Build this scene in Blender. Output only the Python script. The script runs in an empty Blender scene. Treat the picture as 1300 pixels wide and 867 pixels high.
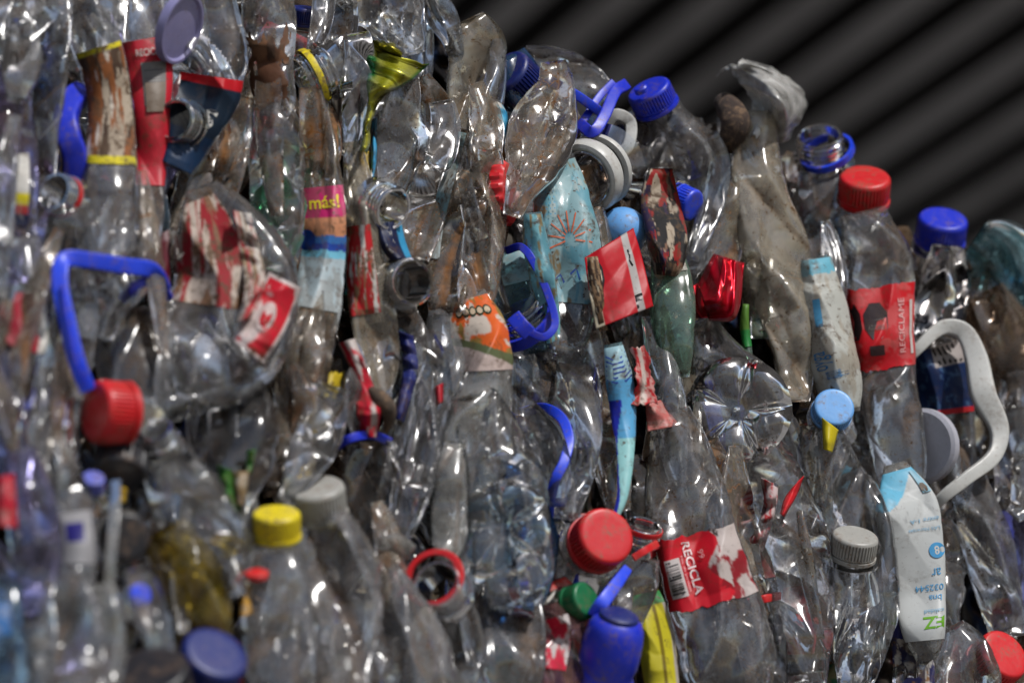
import bpy, math, random
import numpy as np
from mathutils import Vector

# ------------------------------------------------------------------ scene, camera
SC = bpy.context.scene
COL = SC.collection
PITCH = math.radians(24.0)
CAM = np.array([0.0, 0.0, 1.5])
RIGHT = np.array([1.0, 0.0, 0.0])
FWD = np.array([0.0, math.cos(PITCH), math.sin(PITCH)])
UP = np.array([0.0, -math.sin(PITCH), math.cos(PITCH)])
LENS, SENSOR, FOCUS = 100.0, 36.0, 1.60
W0, H0 = 1300.0, 867.0
K = SENSOR / LENS / W0            # metres per photo pixel at one metre


def depth(px, py):
    """distance of the bale's leaning face along the view axis"""
    s = (px - 790) * 0.79 - (py - 430) * 0.61
    return FOCUS + 0.00036 * s


def mpp(z):
    return K * z


def w(px, py, z):
    """pixel + distance -> world point (arrays)"""
    px = np.asarray(px, float); py = np.asarray(py, float); z = np.asarray(z, float)
    xc = (px - W0 / 2) * K * z
    yc = -(py - H0 / 2) * K * z
    return CAM + xc[..., None] * RIGHT + yc[..., None] * UP + z[..., None] * FWD


TOCAM = -FWD

# ------------------------------------------------------------------ noise helpers


def _h(ix, iy, seed):
    n = (ix.astype(np.int64) * 374761393 + iy.astype(np.int64) * 668265263 + int(seed) * 974711) & 0xffffffff
    n = ((n ^ (n >> 13)) * 1274126177) & 0xffffffff
    n = (n ^ (n >> 16)) & 0xffff
    return n / 65535.0


def vn(x, y, seed=0):
    x = np.asarray(x, float); y = np.asarray(y, float)
    ix = np.floor(x); iy = np.floor(y)
    fx = x - ix; fy = y - iy
    fx = fx * fx * (3 - 2 * fx); fy = fy * fy * (3 - 2 * fy)
    a = _h(ix, iy, seed); b = _h(ix + 1, iy, seed); c = _h(ix, iy + 1, seed); d = _h(ix + 1, iy + 1, seed)
    return (a * (1 - fx) + b * fx) * (1 - fy) + (c * (1 - fx) + d * fx) * fy


def fbm(x, y, seed=0, o=3):
    r = 0; a = 0.5; t = 0
    for k in range(o):
        r = r + a * vn(x * 2 ** k, y * 2 ** k, seed + k * 17); t += a; a *= 0.5
    return r / t


def tri(x):
    return np.abs((x % 1.0) * 2 - 1)


def folds(x, y, seed, n=3, lam=(0.024, 0.085), spread=0.9, amp=0.30):
    """creased height field in metres over metric coordinates; 0-centred; plus valley (grime) and ridge (whitened) masks"""
    rg = random.Random(seed)
    h = np.zeros(np.broadcast(x, y).shape); val = np.zeros_like(h); rid = np.zeros_like(h)
    wx = (fbm(x * 14 + 3.1, y * 14, seed + 5, 2) - 0.5) * 0.04
    wy = (fbm(x * 14, y * 14 + 7.7, seed + 9, 2) - 0.5) * 0.04
    xx = x + wx; yy = y + wy
    for k in range(n):
        a = rg.gauss(0, spread)
        l = lam[0] * (lam[1] / lam[0]) ** rg.random()
        ph = rg.random() * 10
        q = (xx * math.cos(a) + yy * math.sin(a)) / l + ph
        m = vn(x * 15 + k * 9, y * 15, seed + k * 31)
        m = np.clip((m - 0.3) * 2.6, 0, 1)
        t = tri(q)
        if k % 2:
            t = np.abs(t) ** 1.7                      # flat valley, sharp ridge
        h += (t - 0.5) * l * amp * m
        val = np.maximum(val, np.clip((0.12 - t) / 0.12, 0, 1) * m)
        rid = np.maximum(rid, np.clip((t - 0.90) / 0.10, 0, 1) * m)
    # a few larger dents with flat floors
    d = fbm(x * 26, y * 17, seed + 51, 2)
    h -= np.clip(d - 0.55, 0, 0.12) * 0.05
    return h, val - 0.8 * rid * (1 - val)


def s2l(*c):
    if len(c) == 1:
        c = c[0]
    o = []
    for v in c[:3]:
        v = v / 255.0
        o.append(v / 12.92 if v <= 0.04045 else ((v + 0.055) / 1.055) ** 2.4)
    return tuple(o)


# ------------------------------------------------------------------ materials
def new_mat(name):
    m = bpy.data.materials.new(name); m.use_nodes = True
    nt = m.node_tree; nt.nodes.clear()
    return m, nt


def nd(nt, t, **kw):
    n = nt.nodes.new(t)
    for k, v in kw.items():
        if k.startswith('i_'):
            n.inputs[int(k[2:])].default_value = v
        else:
            setattr(n, k, v)
    return n


def mth(nt, op, a, b=None, clamp=False):
    n = nt.nodes.new('ShaderNodeMath'); n.operation = op; n.use_clamp = clamp
    for i, v in enumerate((a, b)):
        if v is None:
            continue
        if isinstance(v, (int, float)):
            n.inputs[i].default_value = v
        else:
            nt.links.new(v, n.inputs[i])
    return n.outputs[0]


def ramp(nt, v, p0, p1):
    n = nt.nodes.new('ShaderNodeMapRange'); n.clamp = True
    nt.links.new(v, n.inputs[0])
    n.inputs[1].default_value = p0; n.inputs[2].default_value = p1
    return n.outputs[0]


def noise(nt, vec, scale, detail=3, rough=0.55, dist=0.0):
    n = nt.nodes.new('ShaderNodeTexNoise')
    n.inputs['Scale'].default_value = scale; n.inputs['Detail'].default_value = detail
    n.inputs['Roughness'].default_value = rough; n.inputs['Distortion'].default_value = dist
    nt.links.new(vec, n.inputs['Vector'])
    return n.outputs[0]


def mixc(nt, f, a, b):
    n = nt.nodes.new('ShaderNodeMix'); n.data_type = 'RGBA'
    for i, v in ((0, f), (6, a), (7, b)):
        if isinstance(v, (int, float)):
            n.inputs[i].default_value = v
        elif isinstance(v, tuple):
            n.inputs[i].default_value = (*v[:3], 1)
        else:
            nt.links.new(v, n.inputs[i])
    return n.outputs[2]


def mixs(nt, f, a, b):
    n = nt.nodes.new('ShaderNodeMixShader')
    if isinstance(f, (int, float)):
        n.inputs[0].default_value = f
    else:
        nt.links.new(f, n.inputs[0])
    nt.links.new(a, n.inputs[1]); nt.links.new(b, n.inputs[2])
    return n.outputs[0]


def film_bump(nt, vec, strength, dist=0.0006):
    """fine crinkles of thin plastic"""
    a = noise(nt, vec, 120, 2, 0.5, 0.6)
    v = nt.nodes.new('ShaderNodeTexVoronoi'); v.feature = 'DISTANCE_TO_EDGE'
    v.inputs['Scale'].default_value = 70
    nt.links.new(vec, v.inputs['Vector'])
    e = ramp(nt, v.outputs['Distance'], 0.0, 0.25)
    s = mth(nt, 'ADD', mth(nt, 'MULTIPLY', a, 0.9), mth(nt, 'MULTIPLY', e, 0.35))
    b = nt.nodes.new('ShaderNodeBump')
    b.inputs['Strength'].default_value = strength; b.inputs['Distance'].default_value = dist
    nt.links.new(s, b.inputs['Height'])
    return b.outputs[0]


def clear(name, tint=(0.95, 0.95, 0.945), haze=0.15, hazecol=(0.60, 0.60, 0.62), dirt=0.32,
          dirtcol=(0.20, 0.115, 0.055), rough=0.09, bump=0.05, dirtthr=0.50, refl=1.0, dscale=38):
    m, nt = new_mat(name)
    L = nt.links.new
    tc = nd(nt, 'ShaderNodeTexCoord'); vec = tc.outputs['Object']
    nrm = film_bump(nt, vec, bump)
    fr = nd(nt, 'ShaderNodeFresnel'); fr.inputs[0].default_value = 1.5; L(nrm, fr.inputs[1])
    tr = nd(nt, 'ShaderNodeBsdfTransparent'); tr.inputs[0].default_value = (*tint, 1)
    gl = nd(nt, 'ShaderNodeBsdfGlossy'); gl.inputs[0].default_value = (0.97, 0.97, 0.97, 1)
    L(mth(nt, 'ADD', rough * 0.5, mth(nt, 'MULTIPLY', ramp(nt, noise(nt, vec, 60, 3, 0.6), 0.3, 0.75), rough * 1.9)), gl.inputs['Roughness']); L(nrm, gl.inputs['Normal'])
    # grime: broad film, creased lines (attribute), fine specks
    n1 = noise(nt, vec, dscale, 5, 0.62, 0.8)
    n2 = noise(nt, vec, dscale * 4.5, 3, 0.6)
    film = mth(nt, 'MULTIPLY', ramp(nt, n1, dirtthr, dirtthr + 0.16), ramp(nt, n2, 0.36, 0.58))
    at = nd(nt, 'ShaderNodeAttribute'); at.attribute_name = 'grime'
    crease = mth(nt, 'MULTIPLY', mth(nt, 'MAXIMUM', at.outputs['Fac'], 0.0), ramp(nt, n1, 0.36, 0.52))
    white = mth(nt, 'MULTIPLY', mth(nt, 'MAXIMUM', mth(nt, 'MULTIPLY', at.outputs['Fac'], -1.0), 0.0), ramp(nt, n2, 0.32, 0.6))
    n3 = noise(nt, vec, 620, 2, 0.5)
    speck = mth(nt, 'MULTIPLY', ramp(nt, n3, 0.62, 0.655), ramp(nt, n2, 0.40, 0.52))
    iso = mth(nt, 'ABSOLUTE', mth(nt, 'SUBTRACT', noise(nt, vec, 34, 3, 0.55, 0.4), 0.5))
    tide = mth(nt, 'MULTIPLY', ramp(nt, iso, 0.014, 0.004), ramp(nt, noise(nt, vec, 30, 2, 0.5), 0.50, 0.60))
    d = mth(nt, 'MULTIPLY', film, dirt)
    d = mth(nt, 'ADD', d, mth(nt, 'MULTIPLY', crease, min(0.95, dirt * 2.2)))
    d = mth(nt, 'ADD', d, mth(nt, 'MULTIPLY', speck, min(0.9, dirt * 2.2)), True)
    hz = mth(nt, 'MULTIPLY', ramp(nt, noise(nt, vec, 55, 3, 0.6, 0.5), 0.2, 0.75), haze * 1.5)
    hz = mth(nt, 'ADD', hz, mth(nt, 'MULTIPLY', white, 0.5))
    d = mth(nt, 'ADD', d, mth(nt, 'MULTIPLY', mth(nt, 'MULTIPLY', tide, ramp(nt, n2, 0.3, 0.5)), min(0.85, dirt * 2.0)), True)
    cov = mth(nt, 'ADD', hz, mth(nt, 'MULTIPLY', d, 0.95), True)
    dfac = mth(nt, 'DIVIDE', d, mth(nt, 'ADD', cov, 0.001), True)
    dcol = mixc(nt, ramp(nt, n2, 0.35, 0.65), dirtcol, tuple(c * 0.35 for c in dirtcol))
    col = mixc(nt, dfac, hazecol, dcol)
    df = nd(nt, 'ShaderNodeBsdfDiffuse'); L(col, df.inputs[0])
    tl = nd(nt, 'ShaderNodeBsdfTranslucent'); L(col, tl.inputs[0])
    veil = mixs(nt, 0.45, df.outputs[0], tl.outputs[0])
    body = mixs(nt, cov, tr.outputs[0], veil)
    f = mth(nt, 'MULTIPLY', fr.outputs[0], 1.35 * refl, True)
    f = mth(nt, 'MULTIPLY', f, mth(nt, 'SUBTRACT', 1.0, mth(nt, 'MULTIPLY', d, 0.8)), True)
    sh = mixs(nt, f, body, gl.outputs[0])
    o = nd(nt, 'ShaderNodeOutputMaterial'); L(sh, o.inputs[0])
    return m


def solid(name, col, rough=0.38, dirt=0.25, bump=0.15, metal=0.0, trans=0.0, dirtcol=(0.16, 0.10, 0.06), spec=0.5):
    """moulded opaque plastic: caps, handles; scuffed and dusty"""
    m, nt = new_mat(name)
    L = nt.links.new
    tc = nd(nt, 'ShaderNodeTexCoord'); vec = tc.outputs['Object']
    p = nd(nt, 'ShaderNodeBsdfPrincipled')
    n1 = noise(nt, vec, 70, 5, 0.65, 0.6); n2 = noise(nt, vec, 380, 3, 0.6)
    f = mth(nt, 'MULTIPLY', mth(nt, 'MULTIPLY', ramp(nt, n1, 0.47, 0.62), ramp(nt, n2, 0.38, 0.58)), dirt * 2.0, True)
    sp = mth(nt, 'MULTIPLY', ramp(nt, n2, 0.63, 0.68), dirt * 2, True)
    f = mth(nt, 'ADD', f, sp, True)
    c1 = mixc(nt, ramp(nt, n1, 0.3, 0.7), tuple(c * 0.85 for c in col), tuple(min(1, c * 1.1) for c in col))
    L(mixc(nt, f, c1, dirtcol), p.inputs['Base Color'])
    L(mth(nt, 'ADD', mth(nt, 'MULTIPLY', n2, 0.25), rough - 0.1, True), p.inputs['Roughness'])
    p.inputs['Metallic'].default_value = metal
    p.inputs['Specular IOR Level'].default_value = spec
    if trans:
        p.inputs['Subsurface Weight'].default_value = trans
        p.inputs['Subsurface Radius'].default_value = (0.004, 0.004, 0.004)
    b = nd(nt, 'ShaderNodeBump'); b.inputs['Strength'].default_value = bump; b.inputs['Distance'].default_value = 0.0004
    L(n2, b.inputs['Height']); L(b.outputs[0], p.inputs['Normal'])
    o = nd(nt, 'ShaderNodeOutputMaterial'); L(p.outputs[0], o.inputs[0])
    return m


def printed(name, rough=0.45, metal=0.0, dirt=0.4, bump=0.5, alpha=1.0, dirtthr=0.5):
    """printed film: the ink is the colour attribute 'ink'; dirt on top"""
    m, nt = new_mat(name)
    L = nt.links.new
    tc = nd(nt, 'ShaderNodeTexCoord'); vec = tc.outputs['Object']
    at = nd(nt, 'ShaderNodeAttribute'); at.attribute_name = 'ink'
    p = nd(nt, 'ShaderNodeBsdfPrincipled')
    n1 = noise(nt, vec, 45, 5, 0.65, 0.9); n2 = noise(nt, vec, 300, 4, 0.65)
    f = mth(nt, 'MULTIPLY', mth(nt, 'MULTIPLY', ramp(nt, n1, dirtthr, dirtthr + 0.13), ramp(nt, n2, 0.38, 0.56)), dirt * 1.8, True)
    sp = mth(nt, 'MULTIPLY', ramp(nt, n2, 0.62, 0.67), dirt * 1.8, True)
    f = mth(nt, 'ADD', f, sp, True)
    c = mixc(nt, f, at.outputs['Color'], (0.10, 0.058, 0.03))
    L(c, p.inputs['Base Color'])
    p.inputs['Roughness'].default_value = rough; p.inputs['Metallic'].default_value = metal; p.inputs['Specular IOR Level'].default_value = .32
    L(film_bump(nt, vec, bump, 0.0005), p.inputs['Normal'])
    tl = nd(nt, 'ShaderNodeBsdfTranslucent'); L(c, tl.inputs[0])
    s = mixs(nt, 0.0 if metal > 0.3 else 0.2, p.outputs[0], tl.outputs[0])
    if alpha < 1:
        t = nd(nt, 'ShaderNodeBsdfTransparent'); s = mixs(nt, alpha, t.outputs[0], s)
    o = nd(nt, 'ShaderNodeOutputMaterial'); L(s, o.inputs[0])
    return m


M = {}
M['clear'] = clear('clear_pet')
M['clear2'] = clear('clear_pet_dusty', haze=0.22, dirt=0.40, dirtthr=0.53)
M['crisp'] = clear('clear_pet_clean', haze=0.10, dirt=0.18, bump=0.07, rough=0.07, refl=1.05)
M['rusty'] = clear('clear_pet_rust_stained', haze=0.22, hazecol=(0.64, 0.54, 0.42), dirt=0.60, dirtthr=0.56, dirtcol=(0.40, 0.17, 0.055), tint=(0.94, 0.92, 0.89))
M['tan'] = clear('pet_tan_dust', haze=0.38, hazecol=(0.64, 0.56, 0.44), dirt=0.42, tint=(0.92, 0.89, 0.83), dirtthr=0.54)
M['pale'] = clear('pale_dusty_pet', haze=0.40, hazecol=(0.80, 0.70, 0.55), dirt=0.42, tint=(0.94, 0.92, 0.87), dirtthr=0.55, dirtcol=(.3, .17, .08))
M['greenbag'] = clear('green_bag_plastic', tint=(0.30, 0.72, 0.45), haze=0.5, hazecol=(0.10, 0.40, 0.22), dirt=0.2)
M['milky'] = clear('milky_plastic', haze=0.36, hazecol=(0.62, 0.61, 0.58), dirt=0.35, tint=(0.9, 0.9, 0.88))
M['blueish'] = clear('blue_tinted_pet', tint=(0.55, 0.74, 0.88), haze=0.12, hazecol=(0.30, 0.45, 0.58), dirt=0.25)
M['deepblue'] = clear('deep_blue_tinted_pet', tint=(0.20, 0.40, 0.70), haze=0.34, hazecol=(0.06, 0.19, 0.42), dirt=0.25, bump=0.2)
M['green'] = clear('green_tinted_pet', tint=(0.62, 0.86, 0.70), haze=0.34, hazecol=(0.36, 0.54, 0.42), dirt=0.3)
M['teal'] = clear('teal_tinted_pet', tint=(0.62, 0.84, 0.88), haze=0.34, hazecol=(0.32, 0.56, 0.62), dirt=0.25)
M['yellowish'] = clear('yellow_tinted_pet', tint=(0.80, 0.66, 0.20), haze=0.25, hazecol=(0.45, 0.33, 0.05), dirt=0.4)
M['brown'] = clear('brown_stained_pet', tint=(0.74, 0.62, 0.52), haze=0.28, hazecol=(0.34, 0.26, 0.20), dirt=0.6, dirtthr=0.48)
M['violet'] = clear('violet_tinted_pet', tint=(0.70, 0.68, 0.92), haze=0.13, hazecol=(0.40, 0.39, 0.55), dirt=0.25)
M['pinkish'] = clear('pink_tinted_pet', tint=(0.92, 0.70, 0.70), haze=0.22, hazecol=(0.50, 0.26, 0.26), dirt=0.3)
M['dark'] = clear('smoky_pet', tint=(0.62, 0.61, 0.61), haze=0.14, hazecol=(0.30, 0.29, 0.29), dirt=0.3)
M['neck'] = clear('clear_thick_neck', tint=(0.88, 0.88, 0.88), haze=0.10, dirt=0.15, bump=0.12, rough=0.05, refl=1.7)
M['neckdark'] = clear('clear_smoky_neck', tint=(0.45, 0.44, 0.42), haze=0.05, dirt=0.2, bump=0.12, rough=0.06, refl=1.9)
M['red'] = solid('red_cap_plastic', s2l(205, 28, 34))
M['blue'] = solid('blue_cap_plastic', s2l(28, 48, 195))
M['brightblue'] = solid('bright_blue_plastic', s2l(34, 70, 225))
M['navy'] = solid('navy_cap_plastic', s2l(13, 32, 104), dirt=.12)
M['skyblue'] = solid('sky_blue_cap_plastic', s2l(105, 165, 225), trans=0.15)
M['yellow'] = solid('yellow_cap_plastic', s2l(222, 200, 30), dirt=0.4)
M['greencap'] = solid('green_cap_plastic', s2l(18, 105, 62))
M['mint'] = solid('mint_cap_plastic', s2l(70, 185, 120))
M['white'] = solid('white_handle_plastic', s2l(190, 189, 184), dirt=0.16, trans=0.2)
M['offwhite'] = solid('milky_cap_plastic', s2l(160, 158, 152), dirt=0.3, trans=0.25)
M['lilac'] = solid('lilac_lid_plastic', s2l(138, 134, 176), rough=.3, dirt=.1, trans=.3)
M['lidwhite'] = solid('cloudy_lid_plastic', s2l(176, 175, 184), rough=.3, dirt=.1, trans=.3)
M['black'] = solid('black_cap_plastic', s2l(28, 28, 34))
M['twig'] = solid('dead_twig', (0.06, 0.042, 0.03), rough=0.9, dirt=0.5, bump=1.0)
M['rag'] = solid('dirty_cloth', s2l(196, 186, 172), rough=0.95, dirt=0.55, bump=1.0, dirtcol=(0.10, 0.06, 0.035))
M['print'] = printed('printed_film')
M['printclean'] = printed('printed_film_clean', dirt=0.15, bump=0.35)
M['paper'] = printed('printed_paper', rough=0.7, dirt=0.55, bump=0.9, dirtthr=0.46)
M['foil'] = printed('printed_foil', rough=0.26, metal=0.65, dirt=0.25, bump=0.2)
M['printthin'] = printed('printed_thin_film', dirt=.5, alpha=.80)
M['heap'] = printed('packed_plastic', rough=0.3, dirt=0.6, bump=1.0)


# ------------------------------------------------------------------ object helpers
def mk(name, V, F, mat, parent=None, cols=None, grime=None, smooth=True, origin=None, thick=0.0):
    V = np.asarray(V, float).reshape(-1, 3)
    if parent is not None:
        org = np.array(parent['_o'])
    else:
        org = V.mean(0) if origin is None else origin
    me = bpy.data.meshes.new(name)
    me.from_pydata((V - org).tolist(), [], [list(map(int, f)) for f in F])
    if smooth:
        me.polygons.foreach_set('use_smooth', [True] * len(me.polygons))
    if cols is not None:
        a = me.color_attributes.new('ink', 'FLOAT_COLOR', 'POINT')
        c = np.ones((len(V), 4)); c[:, :3] = np.asarray(cols).reshape(-1, 3)
        a.data.foreach_set('color', c.ravel())
    if grime is not None:
        a = me.attributes.new('grime', 'FLOAT', 'POINT')
        a.data.foreach_set('value', np.asarray(grime, float).ravel())
    me.materials.append(M[mat] if isinstance(mat, str) else mat)
    me.update()
    o = bpy.data.objects.new(name, me); COL.objects.link(o)
    if parent is not None:
        o.parent = parent
    else:
        o.location = org
    o['_o'] = list(map(float, org))
    if thick:
        s = o.modifiers.new('thickness', 'SOLIDIFY'); s.thickness = thick; s.offset = -1
    return o


def tag(o, label, cat, group=None, kind=None):
    o['label'] = label; o['category'] = cat
    if group:
        o['group'] = group
    if kind:
        o['kind'] = kind
    return o


def thing(name, label, cat, p, group=None):
    o = bpy.data.objects.new(name, None); COL.objects.link(o)
    o.location = p; o.empty_display_size = 0.01
    o['_o'] = list(map(float, p))
    return tag(o, label, cat, group)


def grid_faces(nu, nv, wrap=False, keep=None):
    F = []
    for i in range(nu - 1):
        for j in range(nv if wrap else nv - 1):
            if keep is not None and not keep[i, j]:
                continue
            j2 = (j + 1) % nv
            F.append((i * nv + j, i * nv + j2, (i + 1) * nv + j2, (i + 1) * nv + j))
    return F


def catmull(P, n):
    """chord-parametrised smooth curve through rows of P, n samples and their parameters"""
    P = np.asarray(P, float)
    if len(P) == 2:
        t = np.linspace(0, 1, n)[:, None]
        return P[0] * (1 - t) + P[1] * t
    d = np.hypot(*(np.diff(P[:, :2], axis=0).T)) ** 1.0
    s = np.concatenate([[0], np.cumsum(np.maximum(d, 1e-6))]); s /= s[-1]
    m = np.zeros_like(P)
    for i in range(len(P)):
        a = max(0, i - 1); b = min(len(P) - 1, i + 1)
        m[i] = (P[b] - P[a]) / (s[b] - s[a])
    q = np.linspace(0, 1, n)
    k = np.clip(np.searchsorted(s, q, side='right') - 1, 0, len(P) - 2)
    h = (s[k + 1] - s[k]); u = ((q - s[k]) / h)[:, None]; h = h[:, None]
    return ((2 * u ** 3 - 3 * u ** 2 + 1) * P[k] + (u ** 3 - 2 * u ** 2 + u) * h * m[k]
            + (-2 * u ** 3 + 3 * u ** 2) * P[k + 1] + (u ** 3 - u ** 2) * h * m[k + 1])


SEED = [100]


class Tube:
    """a crushed bottle body: flattened, creased tube along a spine of (px, py, half width px[, depth offset])"""

    def __init__(s, spine, off=0.0, th=0.011, roll=0.0, cr=1.0, seed=None, wob=0.07, spread=0.5, raw=False):
        SEED[0] += 1
        s.seed = SEED[0] * 7 if seed is None else seed
        P = [tuple(p) + ((0.0,) if len(p) == 3 else ()) for p in spine]
        if cr > 0.65 and not raw:                       # crushed ends stay broad
            P[0] = (P[0][0], P[0][1], max(P[0][2], 0.62 * P[1][2]), P[0][3])
            P[-1] = (P[-1][0], P[-1][1], max(P[-1][2], 0.62 * P[-2][2]), P[-1][3])
        s.S = catmull(P, 160)
        s.q = np.linspace(0, 1, 160)
        s.off, s.th, s.roll, s.cr, s.wob, s.spread = off, th * (0.8 if cr > 0.65 else 1.0), roll, cr, wob, spread
        rr = random.Random(s.seed + 4)
        s.pw = rr.uniform(0.95, 1.7) if cr > 0.65 else 0.7
        d = np.gradient(s.S[:, :2], axis=0)
        d /= np.maximum(np.hypot(d[:, 0], d[:, 1]), 1e-6)[:, None]
        s.tx, s.ty = d[:, 0], d[:, 1]
        seg = np.hypot(*np.diff(s.S[:, :2], axis=0).T)
        s.len = np.concatenate([[0], np.cumsum(seg)])
        s.tot = s.len[-1]

    def ip(s, arr, T):
        return np.interp(T, s.q, arr)

    def ty_of(s, y):
        return float(s.q[np.argmin(np.abs(s.S[:, 1] - y))])

    def ev(s, T, A, off=0.0):
        """T along 0..1, A around 0..2pi (0..pi faces the camera) -> world, grime"""
        T = np.asarray(T, float); A = np.asarray(A, float)
        cx = s.ip(s.S[:, 0], T); cy = s.ip(s.S[:, 1], T); hw = np.maximum(s.ip(s.S[:, 2], T), 1.0); dz = s.ip(s.S[:, 3], T)
        tx = s.ip(s.tx, T); ty = s.ip(s.ty, T); ln = s.ip(s.len, T)
        z0 = depth(cx, cy) + s.off + dz
        mp = mpp(z0)
        c = np.cos(A); sn = np.sin(A)
        front = sn >= 0
        xm = c * hw * mp; ym = ln * mp
        # silhouette wobble
        sd = np.where(c > 0, 50.3, 0)
        wob = 1 + s.wob * ((fbm(ln * 0.02 + sd, ln * 0 + s.seed, s.seed, 3) - 0.5) * 2 - 0.55 * tri(ln * 0.017 + sd + fbm(ln * 0.02 + sd, ln * 0, s.seed + 2) * 2) ** 3) * np.abs(c)
        hf, vf = folds(xm, ym, s.seed, spread=s.spread)
        hb, vb = folds(xm + 3.3, ym, s.seed + 991, spread=s.spread)
        h = np.where(front, hf, -hb); v = np.where(front, vf, vb)
        ends = np.clip(np.minimum(T, 1 - T) / 0.05, 0, 1) ** 0.5
        edge = np.abs(sn) ** 0.7
        tt = np.minimum(s.th, hw * mp * 0.75)
        prof = np.sign(sn) * np.abs(sn) ** s.pw * tt * (0.25 + 0.75 * ends)
        d = prof + h * s.cr * edge * np.minimum(1, hw * mp / 0.014) + off * np.where(front, 1, -1)
        ex = xm * wob
        # local axes in the view: across = perpendicular to the spine
        nx, ny = ty, -tx
        cr_, sr_ = math.cos(s.roll), math.sin(s.roll)
        px = cx + nx * ex / mp + 0
        py = cy + ny * ex / mp
        zz = z0 - d * 1.0 + (ex * sr_ / max(cr_, 0.3))
        # low frequency sway toward / away from the viewer
        zz = zz + (fbm(ln * 0.012, ln * 0 + 3.0, s.seed + 3, 2) - 0.5) * 0.02
        # keep the traced outline: offset computed in the focus-facing plane, then pushed along the ray
        rim = np.clip((0.11 - np.abs(sn)) / 0.08, 0, 1) * (0.75 + 0.9 * (fbm(ln * 0.06 + 5, ln * 0, s.seed + 60, 2) - 0.4))
        return w(px, py, zz), np.clip(v * edge - rim, -1, 1)

    def base(s):
        i = -1
        return w(s.S[i, 0], s.S[i, 1], depth(s.S[i, 0], s.S[i, 1]) + s.off)

    def body(s, mat, parent, name='body', nv=84, hole=False, step=2.6, nu=None):
        nu = nu or int(np.clip(s.tot / step, 14, 170))
        T, A = np.meshgrid(np.linspace(0, 1, nu), np.linspace(0, 2 * math.pi, nv, endpoint=False), indexing='ij')
        V, g = s.ev(T, A)
        F = grid_faces(nu, nv, True)
        V = V.reshape(-1, 3); g = g.ravel()
        if not hole:
            for e in (0, nu - 1):
                c = V[e * nv:(e + 1) * nv].mean(0)
                V = np.vstack([V, c]); g = np.append(g, 0); k = len(V) - 1
                for j in range(nv):
                    a, b = e * nv + j, e * nv + (j + 1) % nv
                    F.append((b, a, k) if e == 0 else (a, b, k))
        o = mk(name, V, F, mat, parent, grime=g)
        o.data.set_sharp_from_angle(angle=math.radians(34))
        return o

    def label(s, parent, y0, y1, colf, x0=-0.97, x1=0.97, mat='print', off=0.0009, prints=(), tear=0.0, nu=None, nv=None,
              name='label', back=False, label=None, ragged=0.0):
        """printed film wrapped on the body between picture rows y0..y1; u runs left to right, v downward"""
        t0, t1 = s.ty_of(y0), s.ty_of(y1)
        Lp = abs(t1 - t0) * s.tot
        wd = s.ip(s.S[:, 2], (t0 + t1) / 2) * 2 * (x1 - x0) / 2
        nu = nu or int(np.clip(Lp / 1.8, 12, 110)); nv = nv or int(np.clip(wd / 1.5, 12, 80))
        v, u = np.meshgrid(np.linspace(0, 1, nu), np.linspace(0, 1, nv), indexing='ij')

        def mp_(u, v, o):
            sg = 1 if ny_sign >= 0 else -1
            x = x0 + (x1 - x0) * u
            t = t0 + (t1 - t0) * v
            if ragged:
                r = (fbm(u * 7, u * 0 + 2, s.seed + 77, 3) - 0.5) * ragged
                t = t + r * (t1 - t0) * (np.abs(v - 0.5) * 2) ** 4
            A = np.arccos(np.clip(x * sg, -1, 1))
            if back:
                A = -A
            P, _ = s.ev(t, A, o)
            return P
        # which way is 'right' in the picture?
        tm = (t0 + t1) / 2
        ny_sign = float(s.ip(s.ty, tm))
        V = mp_(u, v, off).reshape(-1, 3)
        C = np.asarray(colf(u, v)).reshape(-1, 3)
        keep = None
        if tear > 0:
            um = u[:-1, :-1]; vm = v[:-1, :-1]
            e = np.minimum(np.minimum(um, 1 - um), np.minimum(vm, 1 - vm))
            keep = (fbm(um * 5, vm * 5, s.seed + 31, 4) + e * 1.2) > tear
        F = grid_faces(nu, nv, False, keep)
        C = list(C); V = list(V)
        for ip_, (pts, faces, col) in enumerate(prints):
            pts = np.asarray(pts, float)
            b = len(V)
            V += list(mp_(pts[:, 0], pts[:, 1], off + 0.0004 + 0.00005 * ip_))
            C += [np.array(col)] * len(pts)
            F += [tuple(b + k for k in f) for f in faces]
        o = mk(name, np.array(V), F, mat, parent, cols=np.array(C))
        if label:
            o['label'] = label
        return o


# ---- print primitives in label coordinates (u right, v down)
def rect(u0, v0, u1, v1, col, n=6):
    U, Vv = np.meshgrid(np.linspace(u0, u1, n), np.linspace(v0, v1, n), indexing='ij')
    return (np.stack([U.ravel(), Vv.ravel()], 1), grid_faces(n, n), col)


def ngon(cu, cv, ru, rv, n, col, rot=0.0):
    a = np.arange(n) * 2 * math.pi / n + rot
    P = np.stack([cu + ru * np.cos(a), cv + rv * np.sin(a)], 1)
    P = np.vstack([P, [cu, cv]])
    return (P, [(i, (i + 1) % n, n) for i in range(n)], col)


def line(pts, wd, col, asp=1.0):
    P = np.asarray(pts, float)
    d = np.gradient(P, axis=0); n = np.stack([-d[:, 1], d[:, 0]], 1)
    n /= np.maximum(np.linalg.norm(n, axis=1), 1e-9)[:, None]
    n[:, 0] *= asp
    V = np.vstack([P + n * wd / 2, P - n * wd / 2]); k = len(P)
    return (V, [(i, i + 1, k + i + 1, k + i) for i in range(k - 1)], col)


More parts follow.
